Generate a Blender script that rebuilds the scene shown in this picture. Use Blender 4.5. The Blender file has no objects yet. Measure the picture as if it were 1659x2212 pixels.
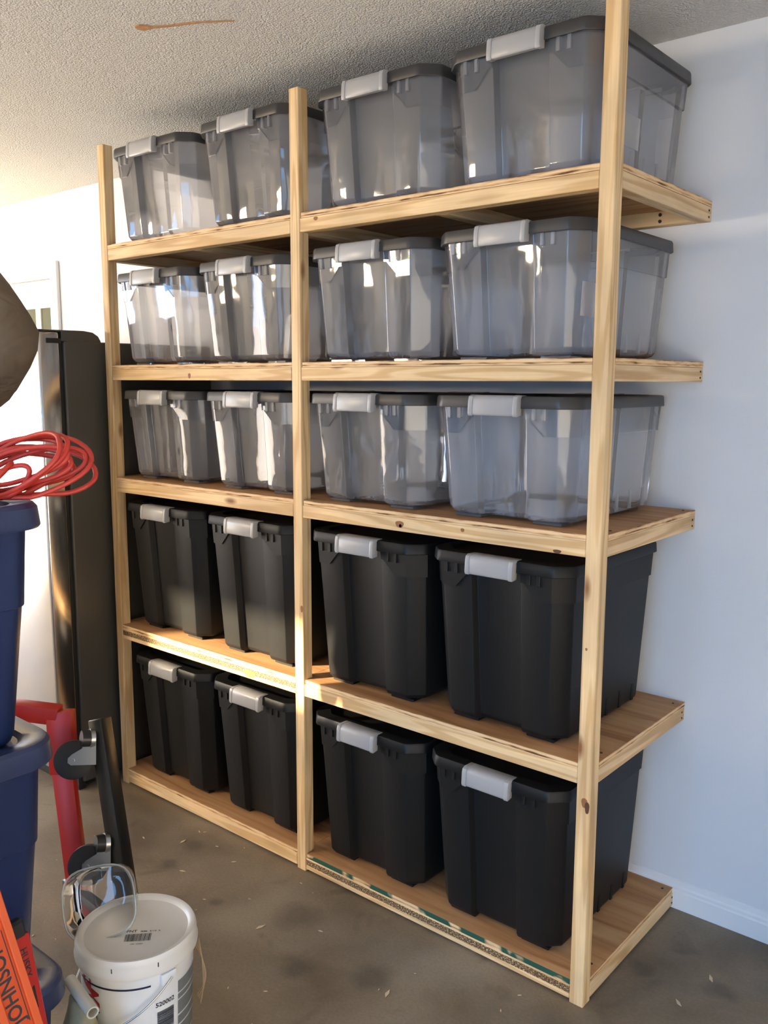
import bpy, bmesh, math, random
from mathutils import Vector, Matrix, noise

# ------------------------------------------------------------------ camera
scene = bpy.context.scene
col = scene.collection
PI = math.pi
cam_d = bpy.data.cameras.new('camera')
cam = bpy.data.objects.new('camera', cam_d)
col.objects.link(cam)
cam_d.sensor_fit = 'HORIZONTAL'
cam_d.sensor_width = 36.0
cam_d.lens = 36.0 * 1918.35 / 1659.0
cam_d.clip_start = 0.02
_r = Vector((0.76676113, 0.64192352, 0.00340164))
_u = Vector((-0.09559017, 0.10893681, 0.98944191))
_f = Vector((-0.63477547, 0.75899076, -0.14489009))
cam.matrix_world = Matrix(((_r.x, _u.x, -_f.x, 1.97606), (_r.y, _u.y, -_f.y, -1.92125), (_r.z, _u.z, -_f.z, 1.59273), (0, 0, 0, 1)))
scene.camera = cam

# ------------------------------------------------------------------ world, sun, exposure
world = bpy.data.worlds.new('sky')
scene.world = world
world.use_nodes = True
wn = world.node_tree.nodes
bg = wn['Background']
bg.inputs[0].default_value = (0.23, 0.53, 1.0, 1)      # clear late-day sky, the same all round
bg.inputs[1].default_value = 8.2

sun_d = bpy.data.lights.new('sun', 'SUN')
sun_d.energy = 28.0
sun_d.color = (1.0, 0.80, 0.52)
sun_d.angle = math.radians(0.9)
sun = bpy.data.objects.new('sun', sun_d)
col.objects.link(sun)
SUN_DIR = Vector((0.55, 0.80, -0.20)).normalized()
sun.rotation_euler = SUN_DIR.to_track_quat('-Z', 'Y').to_euler()

def area(name, loc, rot, sx, sy, energy, color, portal=False):
    d = bpy.data.lights.new(name, 'AREA')
    d.shape = 'RECTANGLE'; d.size = sx; d.size_y = sy
    d.energy = energy; d.color = color
    if portal:
        d.cycles.is_portal = True
    o = bpy.data.objects.new(name, d)
    col.objects.link(o)
    o.location = loc; o.rotation_euler = rot
    return o
# sky portals in the openings of the garage, then two added warm lamps
area('portal_garage_door', (1.9, -4.66, 1.06), (math.radians(90), 0, 0), 2.6, 2.12, 1, (1, 1, 1), True)
area('portal_left', (-4.26, -1.6, 1.05), (0, math.radians(-90), 0), 2.1, 2.2, 1, (1, 1, 1), True)
area('portal_window', (-3.45, -4.66, 1.86), (math.radians(90), 0, 0), 1.1, 0.32, 1, (1, 1, 1), True)
area('warm_fill_left', (-4.18, -1.6, 1.05), (0, math.radians(-112), 0), 2.05, 2.1, 125, (1.0, 0.78, 0.52))  # added warm lamp, tilted up to lighten the ceiling
area('warm_fill_window', (-3.45, -4.58, 1.86), (math.radians(90), 0, 0), 1.08, 0.30, 130, (1.0, 0.76, 0.48))  # added warm lamp for glints on the totes and warmer shelf fronts

scene.cycles.max_bounces = 6
scene.cycles.diffuse_bounces = 4
scene.cycles.glossy_bounces = 3
scene.cycles.transmission_bounces = 4
scene.cycles.transparent_max_bounces = 16
scene.cycles.caustics_reflective = False
scene.cycles.caustics_refractive = False
scene.cycles.sample_clamp_indirect = 6.0
scene.cycles.adaptive_threshold = 0.12

vs = scene.view_settings
vs.view_transform = 'Standard'
vs.look = 'None'
vs.gamma = 1.0
vs.use_curve_mapping = False
vs.exposure = 0.06

# ------------------------------------------------------------------ materials
MATS = {}
def mat_new(name):
    m = bpy.data.materials.new(name)
    m.use_nodes = True
    MATS[name] = m
    nt = m.node_tree
    return m, nt.nodes, nt.links, nt.nodes['Principled BSDF']

def plain(name, color, rough=0.5, metal=0.0, spec=0.5, noise_amt=0.0, noise_scale=30.0, bump=0.0, bump_scale=200.0):
    m, n, l, b = mat_new(name)
    b.inputs['Base Color'].default_value = (*color, 1)
    b.inputs['Roughness'].default_value = rough
    b.inputs['Metallic'].default_value = metal
    b.inputs['Specular IOR Level'].default_value = spec
    tc = n.new('ShaderNodeTexCoord')
    if noise_amt > 0:
        t = n.new('ShaderNodeTexNoise'); t.inputs['Scale'].default_value = noise_scale; t.inputs['Detail'].default_value = 4
        l.new(tc.outputs['Object'], t.inputs['Vector'])
        r = n.new('ShaderNodeMapRange'); r.inputs['To Min'].default_value = 1 - noise_amt; r.inputs['To Max'].default_value = 1 + noise_amt
        l.new(t.outputs['Fac'], r.inputs['Value'])
        mx = n.new('ShaderNodeVectorMath'); mx.operation = 'SCALE'; mx.inputs[0].default_value = color
        l.new(r.outputs[0], mx.inputs['Scale'])
        l.new(mx.outputs[0], b.inputs['Base Color'])
    if bump > 0:
        t2 = n.new('ShaderNodeTexNoise'); t2.inputs['Scale'].default_value = bump_scale; t2.inputs['Detail'].default_value = 2
        l.new(tc.outputs['Object'], t2.inputs['Vector'])
        bp = n.new('ShaderNodeBump'); bp.inputs['Strength'].default_value = bump; bp.inputs['Distance'].default_value = 0.002
        l.new(t2.outputs['Fac'], bp.inputs['Height']); l.new(bp.outputs[0], b.inputs['Normal'])
    return m

def ramp(n, stops):
    r = n.new('ShaderNodeValToRGB')
    e = r.color_ramp.elements
    e[0].position, e[0].color = stops[0][0], (*stops[0][1], 1)
    e[1].position, e[1].color = stops[-1][0], (*stops[-1][1], 1)
    for p, c in stops[1:-1]:
        k = e.new(p); k.color = (*c, 1)
    return r

def wood(name, axis, light=(0.80, 0.60, 0.35), dark=(0.62, 0.41, 0.20), knots=True, stain=False):
    """pine with its grain along axis 0/1/2"""
    m, n, l, b = mat_new(name)
    b.inputs['Roughness'].default_value = 0.55
    b.inputs['Specular IOR Level'].default_value = 0.3
    tc = n.new('ShaderNodeTexCoord')
    oi = n.new('ShaderNodeObjectInfo')
    mu = n.new('ShaderNodeVectorMath'); mu.operation = 'SCALE'; mu.inputs[0].default_value = (13.1, 7.7, 9.3)
    l.new(oi.outputs['Random'], mu.inputs['Scale'])
    ad = n.new('ShaderNodeVectorMath'); ad.operation = 'ADD'
    l.new(tc.outputs['Object'], ad.inputs[0]); l.new(mu.outputs[0], ad.inputs[1])
    def mp(along, across):
        k = n.new('ShaderNodeMapping')
        s = [across] * 3; s[axis] = along
        k.inputs['Scale'].default_value = s
        l.new(ad.outputs[0], k.inputs['Vector'])
        return k
    big = n.new('ShaderNodeTexNoise'); big.inputs['Scale'].default_value = 1.0; big.inputs['Detail'].default_value = 2
    l.new(mp(0.8, 15).outputs[0], big.inputs['Vector'])
    sn = n.new('ShaderNodeMath'); sn.operation = 'MULTIPLY'; sn.inputs[1].default_value = 46
    l.new(big.outputs['Fac'], sn.inputs[0])
    si = n.new('ShaderNodeMath'); si.operation = 'SINE'; l.new(sn.outputs[0], si.inputs[0])
    r1 = n.new('ShaderNodeMapRange'); r1.inputs['From Min'].default_value = -0.2; r1.inputs['From Max'].default_value = 1; r1.inputs['To Max'].default_value = 0.75
    l.new(si.outputs[0], r1.inputs['Value'])
    fine = n.new('ShaderNodeTexNoise'); fine.inputs['Scale'].default_value = 1; fine.inputs['Detail'].default_value = 3
    l.new(mp(5, 220).outputs[0], fine.inputs['Vector'])
    mf = n.new('ShaderNodeMath'); mf.operation = 'MULTIPLY_ADD'; mf.inputs[1].default_value = 0.75; 
    l.new(fine.outputs['Fac'], mf.inputs[0]); l.new(r1.outputs[0], mf.inputs[2])
    cr = ramp(n, [(0.25, light), (0.6, tuple((a + c) / 2 for a, c in zip(light, dark))), (1.1, dark)])
    l.new(mf.outputs[0], cr.inputs['Fac'])
    out = cr.outputs[0]
    blot = n.new('ShaderNodeTexNoise'); blot.inputs['Scale'].default_value = 1; blot.inputs['Detail'].default_value = 3
    l.new(mp(4, 14).outputs[0], blot.inputs['Vector'])
    br = ramp(n, [(0.35, (0.80, 0.78, 0.76)), (0.65, (1.08, 1.06, 1.02))])
    l.new(blot.outputs['Fac'], br.inputs['Fac'])
    mm = n.new('ShaderNodeMix'); mm.data_type = 'RGBA'; mm.blend_type = 'MULTIPLY'; mm.inputs['Factor'].default_value = 0.8
    l.new(out, mm.inputs['A']); l.new(br.outputs[0], mm.inputs['B'])
    out = mm.outputs['Result']
    if knots:
        vo = n.new('ShaderNodeTexVoronoi'); vo.inputs['Scale'].default_value = 1
        l.new(mp(3.2, 9).outputs[0], vo.inputs['Vector'])
        kr = ramp(n, [(0.05, (1, 1, 1)), (0.13, (0, 0, 0))])
        l.new(vo.outputs['Distance'], kr.inputs['Fac'])
        mk = n.new('ShaderNodeMix'); mk.data_type = 'RGBA'
        mk.inputs['B'].default_value = (0.24, 0.10, 0.035, 1)
        l.new(kr.outputs[0], mk.inputs['Factor']); l.new(out, mk.inputs['A'])
        out = mk.outputs['Result']
    if stain:   # dark roller-print rows and mildew streaks along the rail, as on salvaged lumber
        sp = n.new('ShaderNodeSeparateXYZ'); l.new(tc.outputs['Object'], sp.inputs[0])
        st = n.new('ShaderNodeTexNoise'); st.inputs['Scale'].default_value = 1; st.inputs['Detail'].default_value = 4
        ms = n.new('ShaderNodeMapping'); ms.inputs['Scale'].default_value = (170, 1, 420)
        l.new(tc.outputs['Object'], ms.inputs['Vector']); l.new(ms.outputs[0], st.inputs['Vector'])
        zb = n.new('ShaderNodeMath'); zb.operation = 'COMPARE'; zb.inputs[1].default_value = 0.005; zb.inputs[2].default_value = 0.0095
        l.new(sp.outputs['Z'], zb.inputs[0])
        th = n.new('ShaderNodeMapRange'); th.inputs['From Min'].default_value = 0.34; th.inputs['From Max'].default_value = 0.50
        l.new(st.outputs['Fac'], th.inputs['Value'])
        pr = n.new('ShaderNodeMath'); pr.operation = 'MULTIPLY'; l.new(zb.outputs[0], pr.inputs[0]); l.new(th.outputs[0], pr.inputs[1])
        lo = n.new('ShaderNodeTexNoise'); lo.inputs['Scale'].default_value = 2.6
        l.new(tc.outputs['Object'], lo.inputs['Vector'])
        lr = n.new('ShaderNodeMapRange'); lr.inputs['From Min'].default_value = 0.30; lr.inputs['From Max'].default_value = 0.44
        l.new(lo.outputs['Fac'], lr.inputs['Value'])
        p2 = n.new('ShaderNodeMath'); p2.operation = 'MULTIPLY'; l.new(pr.outputs[0], p2.inputs[0]); l.new(lr.outputs[0], p2.inputs[1])
        mk = n.new('ShaderNodeMix'); mk.data_type = 'RGBA'; mk.inputs['B'].default_value = (0.10, 0.055, 0.025, 1)
        l.new(p2.outputs[0], mk.inputs['Factor']); l.new(out, mk.inputs['A'])
        out = mk.outputs['Result']
    l.new(out, b.inputs['Base Color'])
    bp = n.new('ShaderNodeBump'); bp.inputs['Strength'].default_value = 0.25; bp.inputs['Distance'].default_value = 0.001
    l.new(mf.outputs[0], bp.inputs['Height']); l.new(bp.outputs[0], b.inputs['Normal'])
    return m

def plywood(name, green=False):
    m, n, l, b = mat_new(name)
    b.inputs['Roughness'].default_value = 0.6
    b.inputs['Specular IOR Level'].default_value = 0.25
    tc = n.new('ShaderNodeTexCoord')
    oi = n.new('ShaderNodeObjectInfo')
    mu = n.new('ShaderNodeVectorMath'); mu.operation = 'SCALE'; mu.inputs[0].default_value = (5.1, 7.7, 3.3)
    l.new(oi.outputs['Random'], mu.inputs['Scale'])
    ad = n.new('ShaderNodeVectorMath'); ad.operation = 'ADD'
    l.new(tc.outputs['Object'], ad.inputs[0]); l.new(mu.outputs[0], ad.inputs[1])
    mp = n.new('ShaderNodeMapping'); mp.inputs['Scale'].default_value = (2.0, 22, 22)
    l.new(ad.outputs[0], mp.inputs['Vector'])
    t = n.new('ShaderNodeTexNoise'); t.inputs['Scale'].default_value = 1; t.inputs['Detail'].default_value = 5; t.inputs['Distortion'].default_value = 0.8
    l.new(mp.outputs[0], t.inputs['Vector'])
    top = ramp(n, [(0.3, (0.36, 0.17, 0.07)), (0.5, (0.53, 0.285, 0.13)), (0.72, (0.62, 0.37, 0.185))])
    l.new(t.outputs['Fac'], top.inputs['Fac'])
    # plies on the cut edge
    sp = n.new('ShaderNodeSeparateXYZ'); l.new(tc.outputs['Object'], sp.inputs[0])
    zz = n.new('ShaderNodeMath'); zz.operation = 'MULTIPLY'; zz.inputs[1].default_value = 1 / 0.0052 * PI
    l.new(sp.outputs['Z'], zz.inputs[0])
    sz = n.new('ShaderNodeMath'); sz.operation = 'SINE'; l.new(zz.outputs[0], sz.inputs[0])
    en = n.new('ShaderNodeTexNoise'); en.inputs['Scale'].default_value = 1; en.inputs['Detail'].default_value = 4
    me = n.new('ShaderNodeMapping'); me.inputs['Scale'].default_value = (14, 14, 150)
    l.new(ad.outputs[0], me.inputs['Vector']); l.new(me.outputs[0], en.inputs['Vector'])
    ea = n.new('ShaderNodeMath'); ea.operation = 'MULTIPLY_ADD'; ea.inputs[1].default_value = 0.13
    l.new(sz.outputs[0], ea.inputs[0]); l.new(en.outputs['Fac'], ea.inputs[2])
    edge = ramp(n, [(0.26, (0.10, 0.05, 0.02)), (0.36, (0.52, 0.30, 0.14)), (0.60, (0.78, 0.56, 0.32))])
    l.new(ea.outputs[0], edge.inputs['Fac'])
    eout = edge.outputs[0]
    if green:
        gn = n.new('ShaderNodeTexNoise'); gn.inputs['Scale'].default_value = 7; gn.inputs['Detail'].default_value = 3
        l.new(tc.outputs['Object'], gn.inputs['Vector'])
        gr = n.new('ShaderNodeMapRange'); gr.inputs['From Min'].default_value = 0.46; gr.inputs['From Max'].default_value = 0.50
        l.new(gn.outputs['Fac'], gr.inputs['Value'])
        mg = n.new('ShaderNodeMix'); mg.data_type = 'RGBA'; mg.inputs['B'].default_value = (0.02, 0.085, 0.055, 1)
        fy_ = n.new('ShaderNodeMath'); fy_.operation = 'LESS_THAN'; fy_.inputs[1].default_value = -0.28; l.new(sp.outputs['Y'], fy_.inputs[0])
        gm = n.new('ShaderNodeMath'); gm.operation = 'MULTIPLY'; l.new(gr.outputs[0], gm.inputs[0]); l.new(fy_.outputs[0], gm.inputs[1])
        l.new(gm.outputs[0], mg.inputs['Factor']); l.new(eout, mg.inputs['A']); eout = mg.outputs['Result']
    ge = n.new('ShaderNodeNewGeometry')
    gs = n.new('ShaderNodeSeparateXYZ'); l.new(ge.outputs['Normal'], gs.inputs[0])
    ab = n.new('ShaderNodeMath'); ab.operation = 'ABSOLUTE'; l.new(gs.outputs['Z'], ab.inputs[0])
    gt = n.new('ShaderNodeMath'); gt.operation = 'GREATER_THAN'; gt.inputs[1].default_value = 0.6; l.new(ab.outputs[0], gt.inputs[0])
    mx = n.new('ShaderNodeMix'); mx.data_type = 'RGBA'
    l.new(gt.outputs[0], mx.inputs['Factor']); l.new(eout, mx.inputs['A']); l.new(top.outputs[0], mx.inputs['B'])
    l.new(mx.outputs['Result'], b.inputs['Base Color'])
    return m

def clear_plastic(name, tint=(0.975, 0.975, 0.985), haze=0.27, rough=0.05, bump=0.20, gloss=1.0, haze_col=(0.95, 0.94, 0.98)):
    m, n, l, b = mat_new(name)
    n.remove(b)
    outn = n['Material Output']
    tr = n.new('ShaderNodeBsdfTransparent'); tr.inputs[0].default_value = (*tint, 1)
    di = n.new('ShaderNodeBsdfDiffuse'); di.inputs[0].default_value = (*haze_col, 1)
    tl = n.new('ShaderNodeBsdfTranslucent'); tl.inputs[0].default_value = (*haze_col, 1)
    hm = n.new('ShaderNodeMixShader'); hm.inputs[0].default_value = 0.5
    l.new(di.outputs[0], hm.inputs[1]); l.new(tl.outputs[0], hm.inputs[2])
    m1 = n.new('ShaderNodeMixShader'); m1.inputs[0].default_value = haze
    l.new(tr.outputs[0], m1.inputs[1]); l.new(hm.outputs[0], m1.inputs[2])
    gl = n.new('ShaderNodeBsdfGlossy'); gl.inputs['Roughness'].default_value = rough
    gl.inputs['Color'].default_value = (gloss, gloss, gloss, 1)
    fr = n.new('ShaderNodeFresnel'); fr.inputs['IOR'].default_value = 1.5
    tc = n.new('ShaderNodeTexCoord')
    t = n.new('ShaderNodeTexNoise'); t.inputs['Scale'].default_value = 5.5; t.inputs['Detail'].default_value = 2
    oi = n.new('ShaderNodeObjectInfo')
    mu = n.new('ShaderNodeVectorMath'); mu.operation = 'SCALE'; mu.inputs[0].default_value = (5.1, 7.7, 3.3)
    l.new(oi.outputs['Random'], mu.inputs['Scale'])
    ad = n.new('ShaderNodeVectorMath'); ad.operation = 'ADD'
    l.new(tc.outputs['Object'], ad.inputs[0]); l.new(mu.outputs[0], ad.inputs[1]); l.new(ad.outputs[0], t.inputs['Vector'])
    bp = n.new('ShaderNodeBump'); bp.inputs['Strength'].default_value = bump; bp.inputs['Distance'].default_value = 0.03
    l.new(t.outputs['Fac'], bp.inputs['Height'])
    l.new(bp.outputs[0], gl.inputs['Normal'])
    m2 = n.new('ShaderNodeMixShader')
    l.new(fr.outputs[0], m2.inputs[0]); l.new(m1.outputs[0], m2.inputs[1]); l.new(gl.outputs[0], m2.inputs[2])
    l.new(m2.outputs[0], outn.inputs['Surface'])
    return m

def emit(name, color, strength):
    m, n, l, b = mat_new(name)
    b.inputs['Base Color'].default_value = (*color, 1)
    b.inputs['Emission Color'].default_value = (*color, 1)
    b.inputs['Emission Strength'].default_value = strength
    return m

def wall_paint(name, color):
    m, n, l, b = mat_new(name)
    b.inputs['Roughness'].default_value = 0.55
    b.inputs['Specular IOR Level'].default_value = 0.35
    tc = n.new('ShaderNodeTexCoord')
    t = n.new('ShaderNodeTexNoise'); t.inputs['Scale'].default_value = 170; t.inputs['Detail'].default_value = 2
    l.new(tc.outputs['Object'], t.inputs['Vector'])
    bp = n.new('ShaderNodeBump'); bp.inputs['Strength'].default_value = 0.12; bp.inputs['Distance'].default_value = 0.002
    l.new(t.outputs['Fac'], bp.inputs['Height']); l.new(bp.outputs[0], b.inputs['Normal'])
    t2 = n.new('ShaderNodeTexNoise'); t2.inputs['Scale'].default_value = 1.3
    l.new(tc.outputs['Object'], t2.inputs['Vector'])
    c2 = tuple(c * 0.95 for c in color)
    cr = ramp(n, [(0.3, c2), (0.7, color)]); l.new(t2.outputs['Fac'], cr.inputs['Fac']); l.new(cr.outputs[0], b.inputs['Base Color'])
    return m

def popcorn(name):
    m, n, l, b = mat_new(name)
    b.inputs['Roughness'].default_value = 0.9
    b.inputs['Specular IOR Level'].default_value = 0.1
    b.inputs['Base Color'].default_value = (0.74, 0.73, 0.71, 1)
    tc = n.new('ShaderNodeTexCoord')
    v = n.new('ShaderNodeTexVoronoi'); v.inputs['Scale'].default_value = 165
    l.new(tc.outputs['Object'], v.inputs['Vector'])
    t = n.new('ShaderNodeTexNoise'); t.inputs['Scale'].default_value = 300; t.inputs['Detail'].default_value = 2
    l.new(tc.outputs['Object'], t.inputs['Vector'])
    mt = n.new('ShaderNodeMath'); mt.operation = 'SUBTRACT'
    l.new(t.outputs['Fac'], mt.inputs[0]); l.new(v.outputs['Distance'], mt.inputs[1])
    bp = n.new('ShaderNodeBump'); bp.inputs['Strength'].default_value = 0.9; bp.inputs['Distance'].default_value = 0.0050
    l.new(mt.outputs[0], bp.inputs['Height']); l.new(bp.outputs[0], b.inputs['Normal'])
    return m

def concrete(name):
    m, n, l, b = mat_new(name)
    b.inputs['Specular IOR Level'].default_value = 0.35
    tc = n.new('ShaderNodeTexCoord')
    def nz(s, d=5, dist=0.0):
        t = n.new('ShaderNodeTexNoise'); t.inputs['Scale'].default_value = s; t.inputs['Detail'].default_value = d; t.inputs['Distortion'].default_value = dist
        l.new(tc.outputs['Object'], t.inputs['Vector']); return t
    a = nz(2.2, 6, 0.4)
    cr = ramp(n, [(0.30, (0.120, 0.090, 0.061)), (0.5, (0.220, 0.178, 0.127)), (0.72, (0.31, 0.26, 0.197))])
    l.new(a.outputs['Fac'], cr.inputs['Fac'])
    s = nz(7.5, 3, 0.6)
    sr = ramp(n, [(0.62, (1, 1, 1)), (0.80, (0.5, 0.48, 0.46))]); l.new(s.outputs['Fac'], sr.inputs['Fac'])
    mx = n.new('ShaderNodeMix'); mx.data_type = 'RGBA'; mx.blend_type = 'MULTIPLY'; mx.inputs['Factor'].default_value = 0.85
    l.new(cr.outputs[0], mx.inputs['A']); l.new(sr.outputs[0], mx.inputs['B'])
    fn = nz(120, 3)
    fr = ramp(n, [(0.3, (0.86, 0.86, 0.86)), (0.7, (1.1, 1.1, 1.1))]); l.new(fn.outputs['Fac'], fr.inputs['Fac'])
    m2 = n.new('ShaderNodeMix'); m2.data_type = 'RGBA'; m2.blend_type = 'MULTIPLY'; m2.inputs['Factor'].default_value = 0.7
    l.new(mx.outputs['Result'], m2.inputs['A']); l.new(fr.outputs[0], m2.inputs['B'])
    out = m2.outputs['Result']
    # oil drips
    nn = nz(16, 3)
    for (px, py, rad) in [(-0.345, -0.103, 0.05), (-0.31, -0.223, 0.04), (0.225, -0.16, 0.09), (1.121, 0.281, 0.045), (0.578, -0.23, 0.07), (0.40, -0.33, 0.06), (1.32, 0.33, 0.05), (-0.02, -0.27, 0.03), (0.75, -0.38, 0.06), (0.86, -0.62, 0.03)]:
        ds = n.new('ShaderNodeVectorMath'); ds.operation = 'DISTANCE'; ds.inputs[1].default_value = (px, py, 0)
        wob = n.new('ShaderNodeVectorMath'); wob.operation = 'MULTIPLY_ADD'; wob.inputs[1].default_value = (0.06, 0.06, 0)
        l.new(nn.outputs['Color'], wob.inputs[0])
        l.new(tc.outputs['Object'], wob.inputs[2]); l.new(wob.outputs[0], ds.inputs[0])
        mr = n.new('ShaderNodeMapRange'); mr.inputs['From Min'].default_value = rad; mr.inputs['From Max'].default_value = rad * 0.35
        mr.inputs['To Max'].default_value = 0.45
        l.new(ds.outputs['Value'], mr.inputs['Value'])
        mk = n.new('ShaderNodeMix'); mk.data_type = 'RGBA'; mk.inputs['B'].default_value = (0.05, 0.045, 0.04, 1)
        l.new(mr.outputs[0], mk.inputs['Factor']); l.new(out, mk.inputs['A']); out = mk.outputs['Result']
    l.new(out, b.inputs['Base Color'])
    rr = n.new('ShaderNodeMapRange'); rr.inputs['To Min'].default_value = 0.42; rr.inputs['To Max'].default_value = 0.75
    l.new(a.outputs['Fac'], rr.inputs['Value']); l.new(rr.outputs[0], b.inputs['Roughness'])
    bp = n.new('ShaderNodeBump'); bp.inputs['Strength'].default_value = 0.2; bp.inputs['Distance'].default_value = 0.002
    l.new(fn.outputs['Fac'], bp.inputs['Height']); l.new(bp.outputs[0], b.inputs['Normal'])
    return m

M_WALL = wall_paint('wall_paint', (0.70, 0.72, 0.75))
M_CEIL = popcorn('popcorn_ceiling')
M_FLOOR = concrete('concrete')
M_TRIM = plain('white_trim', (0.78, 0.79, 0.80), 0.4)
M_DOOR = plain('door_paint', (0.80, 0.79, 0.70), 0.4)
M_DRIVE = plain('driveway_concrete', (0.50, 0.47, 0.43), 0.8, noise_amt=0.1, noise_scale=3)
M_PX = wood('pine_rail', 0)
M_PXS = wood('pine_rail_stamped', 0, stain=True)
M_PY = wood('pine_side_rail', 1, light=(0.76, 0.58, 0.36), dark=(0.56, 0.37, 0.19))
M_PZ = wood('pine_post', 2, knots=True)
M_PLY = plywood('plywood')
M_PLYG = plywood('plywood_green_marks', True)
M_SCREW = plain('dark_screw', (0.015, 0.013, 0.012), 0.5)
M_KNOT = plain('knot', (0.26, 0.105, 0.035), 0.6, noise_amt=0.35, noise_scale=120)
M_KNOTD = plain('dark_knot', (0.085, 0.035, 0.014), 0.7, noise_amt=0.4, noise_scale=150)
M_CLEAR = clear_plastic('clear_plastic')
M_CLEAR2 = clear_plastic('clear_plastic_skirt', tint=(0.985, 0.985, 0.99), haze=0.05, rough=0.05, bump=0.2, haze_col=(0.95, 0.94, 0.98))
M_LIDC = plain('charcoal_lid', (0.040, 0.039, 0.040), 0.42, bump=0.1, bump_scale=900)
M_BLACK = plain('black_plastic', (0.0075, 0.008, 0.0085), 0.47, spec=0.27, bump=0.16, bump_scale=700)
M_LATCH = plain('grey_latch', (0.36, 0.36, 0.365), 0.34)
M_STICK = clear_plastic('translucent_sticker', haze=0.45, rough=0.3, bump=0.0)
M_BLUE = plain('blue_plastic', (0.010, 0.022, 0.085), 0.36, bump=0.1, bump_scale=500)
M_BLUELID = plain('blue_lid', (0.030, 0.042, 0.105), 0.34, bump=0.12, bump_scale=400)
M_FSIDE = plain('fridge_side_grey', (0.080, 0.076, 0.066), 0.42, metal=0.3, bump=0.06, bump_scale=900)
M_STEEL = plain('brushed_steel', (0.62, 0.61, 0.60), 0.20, metal=1.0)
M_DARK = plain('black_rubber', (0.012, 0.012, 0.013), 0.6)
M_CHROME = plain('zinc_plate', (0.58, 0.60, 0.62), 0.28, metal=1.0)
M_BLKSTEEL = plain('black_painted_steel', (0.014, 0.014, 0.014), 0.3)
M_RED = plain('red_painted_steel', (0.52, 0.026, 0.018), 0.4)
M_CORD = plain('red_cord', (0.56, 0.045, 0.030), 0.42)
M_CORDPLUG = plain('red_plug', (0.60, 0.05, 0.03), 0.38)
M_BUCKET = plain('white_bucket', (0.76, 0.78, 0.80), 0.35)
M_BLID = plain('bucket_lid', (0.72, 0.70, 0.66), 0.38, noise_amt=0.06, noise_scale=14)
M_NAVY = plain('navy_print', (0.018, 0.018, 0.055), 0.4)
M_REDPRINT = plain('red_print', (0.46, 0.02, 0.03), 0.4)
M_PRINT = plain('dark_print', (0.025, 0.027, 0.035), 0.5)
M_GREYPRINT = plain('grey_print', (0.17, 0.18, 0.19), 0.5, noise_amt=0.55, noise_scale=420)
M_GREYBLK = plain('slate_print', (0.10, 0.11, 0.15), 0.5)
M_WIRE = plain('wire_bail', (0.50, 0.53, 0.56), 0.25, metal=1.0)
M_ORANGE = plain('orange_level', (0.62, 0.075, 0.015), 0.38)
M_ORANGE2 = plain('orange_level_edge', (0.70, 0.11, 0.03), 0.38)
M_REDLEV = plain('red_level', (0.52, 0.022, 0.018), 0.38)
M_PVC = plain('white_pvc', (0.62, 0.60, 0.52), 0.4)
M_TAN = plain('tan_canvas', (0.30, 0.26, 0.16), 0.9, noise_amt=0.2, noise_scale=60, bump=0.3, bump_scale=300)
M_CUP = clear_plastic('clear_tub', tint=(0.97, 0.98, 0.98), haze=0.07, rough=0.04, bump=0.3, haze_col=(0.8, 0.85, 0.88))
M_CUPRIM = clear_plastic('clear_tub_rim', tint=(0.9, 0.95, 0.97), haze=0.35, rough=0.06, bump=0.2, haze_col=(0.85, 0.92, 0.95))
M_JACKET = plain('brown_jacket', (0.150, 0.112, 0.075), 0.75, noise_amt=0.12, noise_scale=40, bump=0.2, bump_scale=160)
_n, _l = M_JACKET.node_tree.nodes, M_JACKET.node_tree.links      # deep folds across the padded sleeve
_w = _n.new('ShaderNodeTexNoise'); _w.inputs['Scale'].default_value = 1; _w.inputs['Detail'].default_value = 3; _w.inputs['Distortion'].default_value = 1.2
_mp = _n.new('ShaderNodeMapping'); _mp.inputs['Scale'].default_value = (4, 4, 11); _mp.inputs['Rotation'].default_value = (0.3, 0.5, 0.2)
_tc = _n.new('ShaderNodeTexCoord'); _l.new(_tc.outputs['Object'], _mp.inputs['Vector']); _l.new(_mp.outputs[0], _w.inputs['Vector'])
_bp = _n.new('ShaderNodeBump'); _bp.inputs['Strength'].default_value = 0.6; _bp.inputs['Distance'].default_value = 0.04
_l.new(_w.outputs['Fac'], _bp.inputs['Height']); _l.new(_bp.outputs[0], _n['Principled BSDF'].inputs['Normal'])
M_JEANS = plain('dark_jeans', (0.03, 0.04, 0.07), 0.85)
M_SKIN = plain('skin', (0.55, 0.33, 0.24), 0.55)
M_HAIR = plain('dark_hair', (0.03, 0.02, 0.014), 0.6)
M_SHOE = plain('shoe', (0.02, 0.02, 0.02), 0.5)
M_EYE = plain('eye', (0.7, 0.7, 0.7), 0.2)
M_GLASS = plain('door_glass', (0.10, 0.11, 0.08), 0.05)
M_STAIN = plain('ceiling_tear', (0.46, 0.24, 0.11), 0.9, noise_amt=0.5, noise_scale=60)
M_CHIP = plain('wood_chip', (0.62, 0.50, 0.36), 0.8)
M_TWINE = plain('twine', (0.42, 0.30, 0.17), 0.9)
M_WHITE = plain('white_enamel', (0.75, 0.77, 0.80), 0.4)
M_BULB = emit('lit_globe', (1.0, 0.72, 0.36), 62.0)

# ------------------------------------------------------------------ mesh helpers
def link(name, me, mat=None, parent=None, loc=(0, 0, 0), rot=None):
    o = bpy.data.objects.new(name, me)
    col.objects.link(o)
    if mat is not None and me is not None and len(me.materials) == 0:
        me.materials.append(mat)
    o.location = loc
    if rot is not None:
        o.rotation_euler = rot
    o.parent = parent
    return o

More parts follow.
